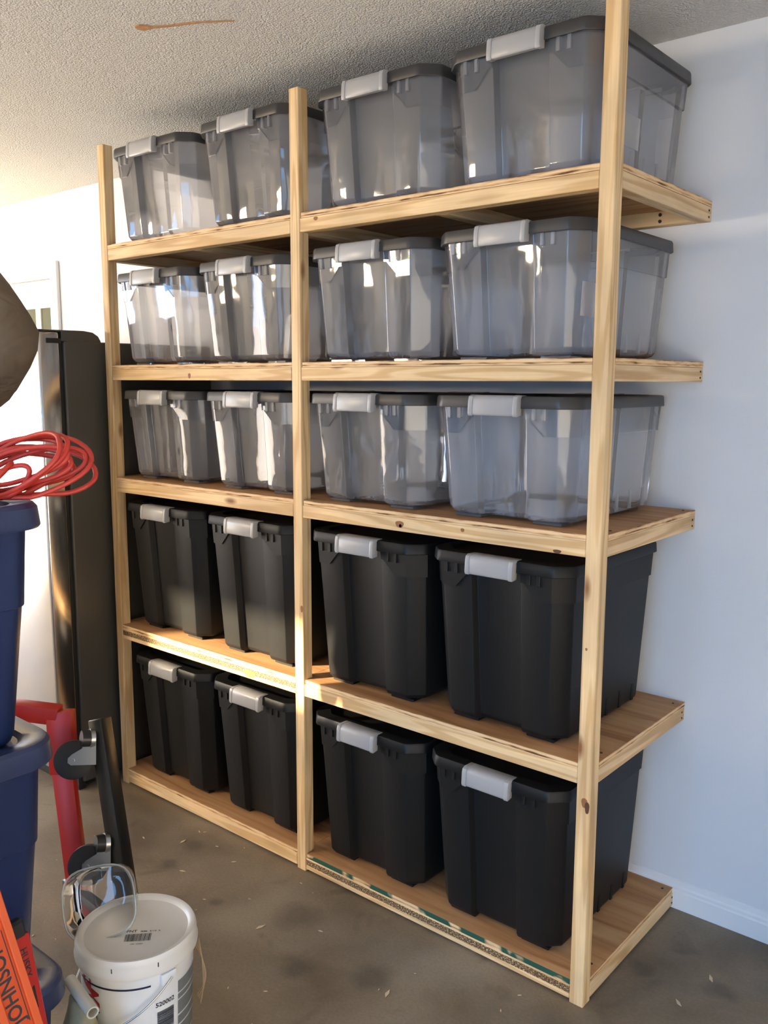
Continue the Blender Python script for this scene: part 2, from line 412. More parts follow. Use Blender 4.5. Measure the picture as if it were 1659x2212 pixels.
def me_of(bm, name, smooth=None):
    bmesh.ops.recalc_face_normals(bm, faces=bm.faces)
    me = bpy.data.meshes.new(name)
    bm.to_mesh(me); bm.free()
    if smooth is not None:
        me.shade_smooth()
        me.set_sharp_from_angle(angle=math.radians(smooth))
    return me

def bm_box(bm, cx, cy, cz, sx, sy, sz, bev=0.0, seg=1):
    r = bmesh.ops.create_cube(bm, size=1.0)
    bmesh.ops.scale(bm, vec=(sx, sy, sz), verts=r['verts'])
    bmesh.ops.translate(bm, vec=(cx, cy, cz), verts=r['verts'])
    if bev > 0:
        es = set(e for v in r['verts'] for e in v.link_edges)
        bmesh.ops.bevel(bm, geom=list(es), offset=bev, segments=seg, affect='EDGES', profile=0.5)

def box(name, lo, hi, mat, parent=None, bev=0.0, seg=1, origin=None):
    """box between lo and hi; its origin at its centre"""
    c = [(a + b) / 2 for a, b in zip(lo, hi)] if origin is None else origin
    bm = bmesh.new()
    bm_box(bm, *[(a + b) / 2 - k for a, b, k in zip(lo, hi, c)], *[b - a for a, b in zip(lo, hi)], bev, seg)
    return link(name, me_of(bm, name, 40 if seg > 1 else None), mat, parent, c)

def bm_prism(bm, pts, d0, d1, fn):
    """polygon pts (2D) extruded from d0 to d1; fn(a, b, d) -> 3D"""
    n = len(pts)
    A = [bm.verts.new(fn(a, b, d0)) for a, b in pts]
    B = [bm.verts.new(fn(a, b, d1)) for a, b in pts]
    bm.faces.new(A); bm.faces.new(B[::-1])
    for i in range(n):
        j = (i + 1) % n
        bm.faces.new((A[i], B[i], B[j], A[j]))

def bm_lathe(bm, prof, seg=48, c=(0, 0, 0), close=False):
    rings = []
    for r, z in prof:
        rings.append([bm.verts.new((c[0] + r * math.cos(2 * PI * k / seg), c[1] + r * math.sin(2 * PI * k / seg), c[2] + z)) for k in range(seg)] if r > 1e-6 else [bm.verts.new((c[0], c[1], c[2] + z))])
    for a, b in zip(rings, rings[1:]):
        for k in range(seg):
            k2 = (k + 1) % seg
            if len(a) == 1 and len(b) == 1: continue
            if len(a) == 1: bm.faces.new((a[0], b[k], b[k2]))
            elif len(b) == 1: bm.faces.new((a[k], a[k2], b[0]))
            else: bm.faces.new((a[k], a[k2], b[k2], b[k]))

def bm_tube(bm, pts, rad, sides=8, closed=False):
    pts = [Vector(p) for p in pts]
    n = len(pts)
    rings = []
    up = Vector((0.123, 0.27, 0.95)).normalized()
    prev = None
    for i, p in enumerate(pts):
        if closed: t = pts[(i + 1) % n] - pts[i - 1]
        else: t = pts[min(i + 1, n - 1)] - pts[max(i - 1, 0)]
        t.normalize()
        if prev is None:
            a = t.cross(up)
            if a.length < 1e-3: a = t.cross(Vector((1, 0, 0)))
        else:
            a = prev - t * prev.dot(t)
        a.normalize(); prev = a
        b = t.cross(a)
        r = rad[i] if isinstance(rad, (list, tuple)) else rad
        rings.append([bm.verts.new(p + a * (r * math.cos(2 * PI * k / sides)) + b * (r * math.sin(2 * PI * k / sides))) for k in range(sides)])
    m = n if closed else n - 1
    for i in range(m):
        A, B = rings[i], rings[(i + 1) % n]
        for k in range(sides):
            k2 = (k + 1) % sides
            bm.faces.new((A[k], A[k2], B[k2], B[k]))
    if not closed:
        bm.faces.new(rings[0][::-1]); bm.faces.new(rings[-1])

def tube(name, pts, rad, mat, parent=None, sides=8, closed=False):
    bm = bmesh.new(); bm_tube(bm, pts, rad, sides, closed)
    return link(name, me_of(bm, name, 50), mat, parent)

def bm_cyl(bm, p0, p1, r0, r1=None, sides=24):
    bm_tube(bm, [p0, p1], [r0, r0 if r1 is None else r1], sides)

def thing(name, label, cat, loc=(0, 0, 0), rot=None, group=None):
    o = bpy.data.objects.new(name, None)
    o.empty_display_size = 0.05
    col.objects.link(o)
    o.location = loc
    if rot is not None: o.rotation_euler = rot
    return tag(o, label, cat, group)

def tag(o, label, cat, group=None):
    o['label'] = label; o['category'] = cat
    if group: o['group'] = group
    return o

def struct(o, label=None):
    o['kind'] = 'structure'
    if label: o['label'] = label
    return o

def dup(src, parent=None):
    c = src.copy(); col.objects.link(c); c.parent = parent
    for ch in src.children: dup(ch, c)
    return c

def text_mesh(s, size):
    """flat letters: list of verts (x,y) and faces"""
    cu = bpy.data.curves.new('lettering', 'FONT')
    cu.body = s; cu.size = size; cu.align_x = 'CENTER'; cu.align_y = 'CENTER'
    cu.resolution_u = 3; cu.offset = size * 0.018
    o = bpy.data.objects.new('lettering', cu); col.objects.link(o)
    dg = bpy.context.evaluated_depsgraph_get(); dg.update()
    me = bpy.data.meshes.new_from_object(o.evaluated_get(dg))
    V = [v.co.copy() for v in me.vertices]; F = [tuple(p.vertices) for p in me.polygons]
    bpy.data.objects.remove(o); bpy.data.curves.remove(cu); bpy.data.meshes.remove(me)
    return V, F

# ------------------------------------------------------------------ the garage
D = 0.5956          # the wall behind the shelves
CEIL = 2.53
XW0, XW1, YW0 = -4.2, 3.4, -4.6
def wall_with_hole(name, axis, pos, thick, u0, u1, hole):
    bm = bmesh.new()
    hu0, hu1, hz0, hz1 = hole
    for a0, a1, z0, z1 in [(u0, hu0, 0, CEIL), (hu1, u1, 0, CEIL), (hu0, hu1, hz1, CEIL), (hu0, hu1, 0, hz0)]:
        if a1 - a0 < 1e-4 or z1 - z0 < 1e-4: continue
        if axis == 'x': bm_box(bm, pos, (a0 + a1) / 2, (z0 + z1) / 2, thick, a1 - a0, z1 - z0)
        else: bm_box(bm, (a0 + a1) / 2, pos, (z0 + z1) / 2, a1 - a0, thick, z1 - z0)
    return struct(link(name, me_of(bm, name), M_WALL))
struct(box('floor', (XW0 - 0.1, YW0 - 0.1, -0.12), (XW1 + 0.1, D + 0.1, 0), M_FLOOR, origin=(0, 0, 0)), 'stained bare concrete garage floor')
struct(box('ceiling', (XW0 - 0.1, YW0 - 0.1, CEIL), (XW1 + 0.1, D + 0.1, CEIL + 0.12), M_CEIL, origin=(0, 0, CEIL)), 'white popcorn textured ceiling')
struct(box('wall_back', (XW0 - 0.1, D, 0), (XW1 + 0.1, D + 0.1, CEIL), M_WALL, origin=(0, D, 0)), 'pale painted wall behind the shelves')
wall_with_hole('wall_left', 'x', XW0 - 0.05, 0.1, YW0, D, (-2.7, -0.5, 0, 2.1))
struct(box('wall_right', (XW1, YW0, 0), (XW1 + 0.1, D, CEIL), M_WALL))
bmw = bmesh.new()
for a0, a1, z0, z1 in [(XW0, -4.0, 0, CEIL), (-4.0, -2.9, 0, 1.70), (-4.0, -2.9, 2.02, CEIL), (-2.9, 0.6, 0, CEIL), (0.6, 3.2, 2.12, CEIL), (3.2, XW1, 0, CEIL)]:
    bm_box(bmw, (a0 + a1) / 2, YW0 - 0.05, (z0 + z1) / 2, a1 - a0, 0.1, z1 - z0)
struct(link('wall_front', me_of(bmw, 'wall_front'), M_WALL))
struct(box('ground_outside', (-22, -22, -0.2), (22, 8, -0.13), M_DRIVE, origin=(0, 0, -0.13)), 'concrete driveway outside the garage')
# unseen window, added and sized so the low sun makes the shelf patch
wf = bmesh.new()
for a in (-4.0, -2.93):
    bm_box(wf, a + 0.015, YW0 - 0.05, 1.86, 0.03, 0.06, 0.32)
for a in (1.70, 1.99):
    bm_box(wf, -3.45, YW0 - 0.05, a + 0.015, 1.04, 0.06, 0.03)
struct(link('sun_patch_window', me_of(wf, 'sun_patch_window'), M_TRIM))

# baseboard with a stepped moulded top
bb = bmesh.new()
prof = [(0, 0), (-0.012, 0), (-0.012, 0.055), (-0.009, 0.060), (-0.009, 0.068), (-0.006, 0.074), (-0.004, 0.088), (0, 0.090)]
bm_prism(bb, prof, XW0, XW1, lambda a, b, d: (d, D + a, b))
struct(link('baseboard_back', me_of(bb, 'baseboard_back'), M_TRIM), 'white moulded baseboard')

# reddish-brown tear in the ceiling paint
tr = bmesh.new()
random.seed(5)
p0, p1 = Vector((-0.165, -0.402)), Vector((0.075, -0.268))
ax = (p1 - p0); L = ax.length; ax.normalize(); nx = Vector((-ax.y, ax.x))
upper, lower = [], []
N = 34
for i in range(N + 1):
    s = i / N
    w = 0.0115 * math.exp(-((s - 0.07) / 0.06) ** 2) + 0.0048 * (1 - s) + 0.0005
    q = p0 + ax * (L * s) + nx * (0.004 * math.sin(s * 7))
    a = q + nx * (w * random.uniform(0.75, 1.2)); b = q - nx * (w * random.uniform(0.75, 1.2))
    upper.append((a.x, a.y)); lower.append((b.x, b.y))
for i in range(N):
    bm_prism(tr, [upper[i], upper[i + 1], lower[i + 1], lower[i]], -0.0035, 0.0, lambda a, b, d: (a, b, d))
ceil_o = bpy.data.objects['ceiling']
t_o = link('torn_strip', me_of(tr, 'torn_strip'), M_STAIN, ceil_o)
t_o['label'] = 'thin reddish-brown tear in the ceiling texture'

# half-glazed door on the back wall, mostly behind the refrigerator
DX1 = -2.30
d1 = bpy.data.objects.new('door_1', None); col.objects.link(d1); d1.location = (-2.80, D, 0); struct(d1, 'cream half-glazed door in a white casing')
def dbox(name, x0, x1, y0, y1, z0, z1, m, bev=0.003, par=d1):
    o = box(name, (x0, y0, z0), (x1, y1, z1), m, None, bev)
    o.parent = par; o.location = Vector(o.location) - Vector(d1.location)
    return o
dbox('casing', DX1 - 0.065, DX1, D - 0.02, D, 0, 2.20, M_TRIM)
dbox('casing', DX1 - 1.03, DX1 - 0.965, D - 0.02, D, 0, 2.20, M_TRIM)
dbox('head_casing', DX1 - 0.965, DX1 - 0.065, D - 0.02, D, 2.115, 2.20, M_TRIM)
PX = [(-3.235, -3.215)]
dbox('top_rail', DX1 - 0.965, DX1 - 0.065, D - 0.012, D, 1.97, 2.112, M_DOOR)
dbox('bottom_panel', DX1 - 0.965, DX1 - 0.065, D - 0.012, D, 0.01, 1.0, M_DOOR)
for x0, x1 in [(DX1 - 0.085, DX1 - 0.065), (DX1 - 0.235, DX1 - 0.185), (DX1 - 0.40, DX1 - 0.355), (DX1 - 0.57, DX1 - 0.525), (DX1 - 0.74, DX1 - 0.695), (DX1 - 0.965, DX1 - 0.87)]:
    dbox('muntin', x0, x1, D - 0.012, D, 1.0, 1.97, M_DOOR, 0.002)
for z in (1.32, 1.645):
    dbox('crossbar', DX1 - 0.87, DX1 - 0.085, D - 0.0115, D, z - 0.018, z + 0.018, M_DOOR, 0.002)
for x0, x1 in [(DX1 - 0.185, DX1 - 0.085), (DX1 - 0.355, DX1 - 0.235), (DX1 - 0.525, DX1 - 0.40), (DX1 - 0.695, DX1 - 0.57), (DX1 - 0.87, DX1 - 0.74)]:
    for z0, z1 in [(1.0, 1.302), (1.338, 1.627), (1.663, 1.97)]:
        dbox('pane', x0, x1, D - 0.004, D, z0, z1, M_GLASS, 0)

# lit ceiling globe beside the door, just outside the picture
lamp = thing('ceiling_lamp', 'lit warm glass globe lamp on the ceiling near the door', 'lamp', (-2.75, 0.08, CEIL))
bm = bmesh.new(); bm_lathe(bm, [(0, 0), (0.075, 0), (0.075, -0.02), (0.045, -0.035), (0, -0.035)], 32)
link('base', me_of(bm, 'lamp_base', 40), M_TRIM, lamp)
bm = bmesh.new(); bm_lathe(bm, [(0.0, -0.037)] + [(0.085 * math.sin(PI * k / 14), -0.037 - 0.085 + 0.085 * math.cos(PI * k / 14)) for k in range(1, 14)] + [(0, -0.207)], 32)
link('globe', me_of(bm, 'lamp_globe', 60), M_BULB, lamp)

# ------------------------------------------------------------------ shelving unit
PW, PD = 0.0386, 0.040
XL, XM, XR = -0.9966, 0.0, 1.0012
XE = XR + PW
HS = [0.0633, 0.6545, 1.2308, 1.6508, 2.085]
TPLY, TALL, RF = 0.0150, 0.0549, 0.002
unit = thing('shelving_unit', 'tall homemade pine shelving unit with five plywood shelves', 'shelving')
for x in (XL, XM, XR):
    box('post', (x, 0, 0), (x + PW, PD, 2.438), M_PZ, unit, 0.0018)
def knot(parent, x, z, rx, rz, m, y=-0.0006):
    bm = bmesh.new()
    vs_ = [bm.verts.new((rx * math.cos(a) * (1 + 0.12 * math.sin(3 * a)), 0, rz * math.sin(a) * (1 + 0.1 * math.cos(2 * a)))) for a in [2 * PI * k / 18 for k in range(18)]]
    bm.faces.new(vs_)
    r = bmesh.ops.extrude_face_region(bm, geom=bm.faces[:])
    bmesh.ops.translate(bm, vec=(0, 0.0012, 0), verts=[v for v in r['geom'] if isinstance(v, bmesh.types.BMVert)])
    o = link('knot', me_of(bm, 'knot'), m, parent)
    o.location = Vector((x, y, z)) - Vector(parent.location)
    return o
posts = [c for c in unit.children if c.name.startswith('post')]
knot(posts[2], XR + 0.030, 0.545, 0.006, 0.017, M_KNOTD)
knot(posts[2], XR + 0.022, 0.556, 0.008, 0.014, M_KNOT, -0.0004)
knot(posts[1], XM + 0.033, 0.885, 0.005, 0.012, M_KNOT)
knot(posts[2], XR + 0.012, 0.95, 0.003, 0.004, M_KNOT)
_b = bmesh.new(); bm_cyl(_b, (0, 0, -0.0012), (0, 0, 0.0012), 0.0029, sides=10)
SCREW_ME = me_of(_b, 'screw', 40); SCREW_ME.materials.append(M_SCREW)
def deck_mesh(x0, x1, notches):
    """plywood outline with the post corners cut out"""
    lo, hi = RF, D - 0.001
    pts = []
    nl, nr = notches
    pts += [(nl[0], lo), (nr[0], lo)]
    if nr[1] > nr[0]: pts += [(nr[0], PD + 0.001), (nr[1], PD + 0.001)]
    pts += [(nr[1], hi), (nl[1], hi)]
    if nl[1] < nl[0]: pts += [(nl[1], PD + 0.001), (nl[0], PD + 0.001)]
    cx, cy = (x0 + x1) / 2, (lo + hi) / 2
    bm = bmesh.new()
    bm_prism(bm, [(a - cx, b - cy) for a, b in pts], -TPLY / 2, TPLY / 2, lambda a, b, d: (a, b, d))
    return me_of(bm, 'deck'), cx, cy
for si, h in enumerate(HS):
    for bay in (0, 1):
        if bay == 0:
            fx0, fx1 = XL + PW + 0.001, XM - 0.002 - (0.0015 if si in (0, 3) else 0)
            bx0, bx1 = XL, XM + PW / 2 - 0.0008
            me, cx, cy = deck_mesh(bx0, bx1, ((XL + PW + 0.001, XL), (XM - 0.001, bx1)))
        else:
            fx0, fx1 = XM + PW + 0.0006, XR - 0.001
            bx0, bx1 = XM + PW / 2 + 0.0008, XE - (0.003 if si == 0 else 0.0)
            me, cx, cy = deck_mesh(bx0, bx1, ((XM + PW + 0.006, bx0), (XR - 0.001, bx1)))
        sh = link('shelf', me, M_PLYG if (si == 0 and bay == 1) else M_PLY, unit, (cx, cy, h - TPLY / 2))
        zt, zb = h - TPLY - 0.0004, h - TALL
        org = Vector(sh.location)
        def rail(nm, lo, hi, m):
            o = box(nm, lo, hi, m, sh, 0.0015)
            o.location = Vector(o.location) - org
            return o
        fr_m = M_PXS if (si, bay) in ((0, 1), (1, 0)) else M_PX
        fr = rail('front_rail', (fx0, RF, zb), (fx1, RF + 0.038, zt), fr_m)
        rail('back_rail', (bx0 + 0.039, D - 0.039, zb), (bx1 - 0.039, D - 0.001, zt), M_PX)
        rail('side_rail', (bx0, PD + 0.001, zb), (bx0 + 0.038, D - 0.001, zt), M_PY)
        rail('side_rail', (bx1 - 0.038, PD + 0.001, zb), (bx1 + (0.003 if si == 0 and bay else 0), D - 0.001, zt), M_PY)
        rail('cross_rail', ((bx0 + bx1) / 2 - 0.019, RF + 0.039, zb), ((bx0 + bx1) / 2 + 0.019, D - 0.040, zt), M_PY)
        if bay == 1:
            for zz in (zt - 0.011, zb + 0.011):
                for (px, py, rt, sc) in ((bx1 + 0.0005 + (0.003 if si == 0 else 0), D - 0.020, (0, PI / 2, 0), 1.0), (bx1 - 0.13, D - 0.0395, (PI / 2, 0, 0), 1.7)):
                    so = link('screw', SCREW_ME, None, sh, Vector((px, py, zz)) - org, rt); so.scale = (sc, sc, 1)
            for yy in (0.095, D - 0.035):
                so = link('screw', SCREW_ME, None, sh, Vector((bx1 - 0.022, yy, h + 0.0002)) - org); so.scale = (1.2, 1.2, 1)
        if (si, bay) == (2, 1):
            org_fr = Vector(fr.location) + org
            for (kx, kz, a, b_, m) in [(0.425, 1.196, 0.0145, 0.0105, M_KNOT), (0.428, 1.192, 0.005, 0.005, M_KNOTD), (0.640, 1.203, 0.0055, 0.0055, M_KNOT), (0.924, 1.181, 0.011, 0.005, M_KNOTD)]:
                o = knot(sh, kx, kz, a, b_, m, RF - 0.0007)
        if (si, bay) == (4, 1):
            knot(sh, 0.105, 2.062, 0.008, 0.006, M_KNOT, RF - 0.0007)
        if (si, bay) == (1, 0):
            knot(sh, -0.22, 0.618, 0.03, 0.014, M_KNOT, RF - 0.0006)
        if (si, bay) == (3, 0):
            knot(sh, -0.50, 1.611, 0.006, 0.010, M_KNOT, RF - 0.0007)

# ------------------------------------------------------------------ storage totes with latches
def tote_ring(w, d, ch, rec, hw):
    """outline, front (y<0) and back with a recessed centre panel; counter-clockwise from the front left"""
    x, y = w / 2, d / 2
    st = 0.004
    return [(-x + ch, -y), (-hw - st, -y), (-hw, -y + rec), (hw, -y + rec), (hw + st, -y), (x - ch, -y),
            (x, -y + ch), (x, y - ch),
            (x - ch, y), (hw + st, y), (hw, y - rec), (-hw, y - rec), (-hw - st, y), (-x + ch, y),
            (-x, y - ch), (-x, -y + ch)]
LIDW, LIDD, LIDCH = 0.448, 0.570, 0.045
def tote_proto(kind):
    H = 0.486 if kind == 'black' else 0.328
    mb = M_BLACK if kind == 'black' else M_CLEAR
    ml = M_BLACK if kind == 'black' else M_LIDC
    wb, db = (0.388, 0.478) if kind == 'black' else (0.394, 0.488)
    wt, dt = 0.424, 0.540
    zr = H - 0.031           # underside of the lid rim
    ztop = H - 0.012
    root = thing('storage_tote', 'tote', 'storage tote')
    def size(z):
        s = z / ztop
        return wb + (wt - wb) * s, db + (dt - db) * s
    rec = 0.023
    bm = bmesh.new()
    rings = []
    for z, ins in [(0.008, 0.020), (0.014, 0.006), (0.026, 0.0), (ztop, 0.0)]:
        w, d = size(z)
        hw = 0.070 + 0.004 * z / ztop
        rings.append([bm.verts.new((a, b, z)) for a, b in tote_ring(w - 2 * ins, d - 2 * ins, 0.040, rec, hw)])
    n = len(rings[0])
    for A, B in zip(rings, rings[1:]):
        for k in range(n):
            bm.faces.new((A[k], A[(k + 1) % n], B[(k + 1) % n], B[k]))
    bm.faces.new(rings[0][::-1])
    bmesh.ops.recalc_face_normals(bm, faces=bm.faces)
    es = [e for e in bm.edges if len(e.link_faces) == 2 and e.calc_face_angle(0) > math.radians(22)]
    bmesh.ops.bevel(bm, geom=es, offset=0.0028, segments=2, affect='EDGES', profile=0.5)
    # four feet under the corners
    w, d = size(0.0)
    for sx in (-1, 1):
        for sy in (-1, 1):
            bm_box(bm, sx * (w / 2 - 0.075), sy * (d / 2 - 0.050), 0.0045, 0.085, 0.060, 0.009, 0.002)
    # small vertical stiffeners low on the long sides
    for sx in (-1, 1):
        for yy in (-0.12, -0.04, 0.04, 0.12):
            bm_box(bm, sx * (w / 2 + 0.001), yy + 0.05, 0.045, 0.005, 0.012, 0.05)
    body = link('body', me_of(bm, kind + '_tote_body', 28), mb, root)
    # raised skirt below the rim, stepping up to the latch
    sk = bmesh.new()
    zs, zu, off = zr - 0.068, zr - 0.026, 0.0048
    def face_pts(poly):
        return [sk.verts.new(p) for p in poly]
    def P(x, y, z): return (x, y, z)
    for sy in (-1, 1):
        def fy(z): return sy * (size(z)[1] / 2 + off)
        for sx in (-1, 1):
            def ex(z): return sx * (size(z)[0] / 2 - 0.040)
            q = [(ex(zs), zs), (sx * 0.128, zs), (sx * 0.088, zu), (sx * 0.0785, zu), (sx * 0.0785, ztop), (ex(ztop), ztop)]
            sk.faces.new(face_pts([P(a, fy(z), z) for a, z in q]))
            for (a, z), (a2, z2) in zip(q[:4], q[1:5]):   # the lip of the step
                sk.faces.new(face_pts([P(a, fy(z), z), P(a2, fy(z2), z2), P(a2, fy(z2) - sy * (off + 0.0004), z2), P(a, fy(z) - sy * (off + 0.0004), z)]))
            # the cut corner
            def cxo(z): return sx * (size(z)[0] / 2 + off)
            def cy(z): return sy * (size(z)[1] / 2 - 0.040)
            sk.faces.new(face_pts([P(ex(zs), fy(zs), zs), P(cxo(zs), cy(zs), zs), P(cxo(ztop), cy(ztop), ztop), P(ex(ztop), fy(ztop), ztop)]))
    for sx in (-1, 1):
        def cxo(z): return sx * (size(z)[0] / 2 + off)
        def cy(z): return size(z)[1] / 2 - 0.040
        sk.faces.new(face_pts([P(cxo(zs), -cy(zs), zs), P(cxo(zs), cy(zs), zs), P(cxo(ztop), cy(ztop), ztop), P(cxo(ztop), -cy(ztop), ztop)]))
    bmesh.ops.remove_doubles(sk, verts=sk.verts[:], dist=0.0003)
    link('skirt', me_of(sk, kind + '_tote_skirt'), mb if kind == 'black' else M_CLEAR2, body)
    # ribs under the rim
    rb = bmesh.new(); bm_box(rb, 0, 0, 0, 0.010, 0.018, 0.032, 0.001)
    rme = me_of(rb, kind + '_rib'); rme.materials.append(mb)
    for sx in (-0.155, -0.122, 0.105, 0.134):
        link('rib', rme, None, body, (sx, -dt / 2 + 0.002, zr - 0.013))
    # lid
    lb = bmesh.new()
    def oct_(w, d, ch):
        x, y = w / 2, d / 2
        base = [(-x + ch, -y), (x - ch, -y), (x, -y + ch), (x, y - ch), (x - ch, y), (-x + ch, y), (-x, y - ch), (-x, -y + ch)]
        # round the cut corners a little
        out = []
        m = len(base)
        for i in range(m):
            p, q, r_ = Vector(base[i - 1]), Vector(base[i]), Vector(base[(i + 1) % m])
            a = q + (p - q).normalized() * 0.012; c = q + (r_ - q).normalized() * 0.012
            for k in range(4):
                t = k / 3
                out.append((a * (1 - t) ** 2 + q * (2 * t * (1 - t)) + c * t * t))
        return out
    lv = []
    for ins, z in [(0.010, zr + 0.004), (0.004, zr), (0.001, zr), (0.0, zr + 0.002), (0.0015, H - 0.006), (0.004, H - 0.001), (0.009, H), (0.040, H), (0.046, H - 0.008), (0.07, H - 0.009)]:
        lv.append([lb.verts.new((p.x, p.y, z)) for p in oct_(LIDW - 2 * ins, LIDD - 2 * ins, LIDCH - ins * 0.3)])
    m = len(lv[0])
    for A, B in zip(lv, lv[1:]):
        for k in range(m):
            lb.faces.new((A[k], A[(k + 1) % m], B[(k + 1) % m], B[k]))
    lb.faces.new(lv[-1])
    # underside closing to the body
    ins = [lb.verts.new((p.x, p.y, zr + 0.004)) for p in oct_(LIDW - 0.05, LIDD - 0.05, LIDCH)]
    for k in range(m):
        lb.faces.new((lv[0][k], ins[k], ins[(k + 1) % m], lv[0][(k + 1) % m]))
    lid = link('lid', me_of(lb, kind + '_lid', 35), ml, root)
    # latch: a hooked plate with raised end bands
    la = bmesh.new()
    y0 = -LIDD / 2
    def prof(g):
        return [(y0 + 0.028, H + 0.0015), (y0 - 0.006, H + 0.002 + g * 0.5), (y0 - 0.014 - g, H - 0.003 + g), (y0 - 0.017 - g, H - 0.012),
                (y0 - 0.019 - g, H - 0.044), (y0 - 0.016 - g, H - 0.050 - g), (y0 + 0.004, H - 0.047 - g), (y0 + 0.005, H - 0.030), (y0 + 0.0015, H - 0.006), (y0 + 0.028, H - 0.004)]
    f = lambda a, b, d: (d, a, b)
    bm_prism(la, prof(0), -0.0645, 0.0645, f)
    for s in (-1, 1):
        bm_prism(la, prof(0.0016), s * 0.0605, s * 0.0735, f)
    bmesh.ops.recalc_face_normals(la, faces=la.faces)
    es = [e for e in la.edges if len(e.link_faces) == 2 and e.calc_face_angle(0) > math.radians(50)]
    bmesh.ops.bevel(la, geom=es, offset=0.0014, segments=2, affect='EDGES', profile=0.5)
    latch = link('latch', me_of(la, kind + '_latch', 40), M_LATCH, root)
    latch['label'] = 'grey plastic latch'
    l2 = latch.copy(); col.objects.link(l2); l2.parent = root; l2.rotation_euler = (0, 0, PI)
    return root
proto = {'black': tote_proto('black'), 'clear': tote_proto('clear')}
used = {'black': False, 'clear': False}
ROWN = ['bottom shelf', 'second-lowest shelf', 'middle shelf', 'second-highest shelf', 'top shelf']
POSN = ['far left', 'just left of middle post', 'just right of middle post', 'far right']
CX = [(-0.700, -0.238, 0.268, 0.738), (-0.718, -0.240, 0.266, 0.736), (-0.716, -0.236, 0.264, 0.738), (-0.724, -0.252, 0.270, 0.744), (-0.722, -0.232, 0.292, 0.770)]
random.seed(11)
totes = {}
for si, h in enumerate(HS):
    for bi in range(4):
        kind = 'black' if si < 2 else 'clear'
        if not used[kind]:
            o = proto[kind]; used[kind] = True
        else:
            o = dup(proto[kind])
        o.location = (CX[si][bi], 0.2875 + random.uniform(-0.003, 0.004), h)
        o.rotation_euler = (0, 0, math.radians(random.uniform(-0.5, 0.5)))
        word = 'black plastic storage tote' if kind == 'black' else 'clear storage tote with charcoal lid'
        tag(o, '%s on the %s, %s' % (word, ROWN[si], POSN[bi]), 'storage tote', 'black latched totes' if kind == 'black' else 'clear latched totes')
        totes[(si, bi)] = o
# paper stickers on the right sides of two clear totes
for key, yy, zz, sy, sz in [((4, 3), -0.075, 0.115, 0.085, 0.075), ((3, 3), -0.22, 0.14, 0.07, 0.08)]:
    body = [c for c in totes[key].children if c.name.startswith('body')][0]
    st = box('sticker', (-0.0006, -sy / 2, -sz / 2), (0.0006, sy / 2, sz / 2), M_STICK, body)
    xs = 0.394 / 2 + (0.015) * zz / 0.316 + 0.0012
    st.location = (xs, yy, zz)
    st.rotation_euler = (0, math.radians(2.7), 0)
    st['label'] = 'white paper sticker'

# ------------------------------------------------------------------ refrigerator
fr = thing('refrigerator', 'dark stainless steel refrigerator left of the shelving unit', 'refrigerator', (-1.5, 0.15, 0))
def fbox(name, lo, hi, m, bev=0.004, seg=2, par=None):
    o = box(name, lo, hi, m, None, bev, seg)
    o.parent = par or fr
    base = Vector(fr.location) + (Vector(par.location) if par else Vector((0, 0, 0)))
    o.location = Vector(o.location) - base
    return o
FX0, FX1 = -1.95, -1.042
fbox('cabinet', (FX0, -0.142, 0.03), (FX1, 0.54, 1.738), M_FSIDE, 0.008, 3)
# hinge cover rising at the front of the cabinet top
bm = bmesh.new()
bm_prism(bm, [(-0.150, 1.737), (-0.150, 1.776), (-0.060, 1.777), (-0.020, 1.772), (0.002, 1.759), (0.012, 1.742), (0.014, 1.730)], FX0 + 0.002, FX1 - 0.001, lambda a, b, d: (d - fr.location.x, a - fr.location.y, b))
link('top_cover', me_of(bm, 'top_cover', 35), M_FSIDE, fr)
fbox('gasket', (FX0 + 0.01, -0.158, 0.12), (FX1 - 0.010, -0.141, 1.735), M_DARK, 0.002)
for x0, x1 in ((FX0, -1.498), (-1.494, FX1 + 0.001)):
    dr = fbox('door', (x0, -0.242, 0.10), (x1, -0.158, 1.770), M_STEEL, 0.010, 3)
    hx = -1.545 if x0 < -1.6 else -1.447
    bm = bmesh.new()
    bm_tube(bm, [(hx, -0.244, 0.80), (hx, -0.285, 0.82), (hx, -0.290, 0.86), (hx, -0.290, 1.50), (hx, -0.285, 1.54), (hx, -0.244, 1.56)], 0.011, 12)
    ho = link('handle', me_of(bm, 'handle', 50), M_STEEL, dr)
    ho.location = -(Vector(fr.location) + Vector(dr.location))
fbox('hinge_cover', (FX1 - 0.10, -0.238, 1.7695), (FX1 - 0.001, -0.148, 1.7765), M_FSIDE, 0.003)
fbox('hinge_pocket', (FX1 - 0.02, -0.212, 1.728), (FX1 + 0.002, -0.152, 1.746), M_DARK, 0.001, 1)
fbox('kick_plate', (FX0 + 0.02, -0.16, 0.0), (FX1 - 0.012, -0.13, 0.095), M_DARK, 0.002)
for xx in (FX0 + 0.06, FX1 - 0.06):
    for yy in (-0.09, 0.48):
        fbox('foot', (xx - 0.02, yy - 0.02, 0), (xx + 0.02, yy + 0.02, 0.031), M_DARK, 0.002)

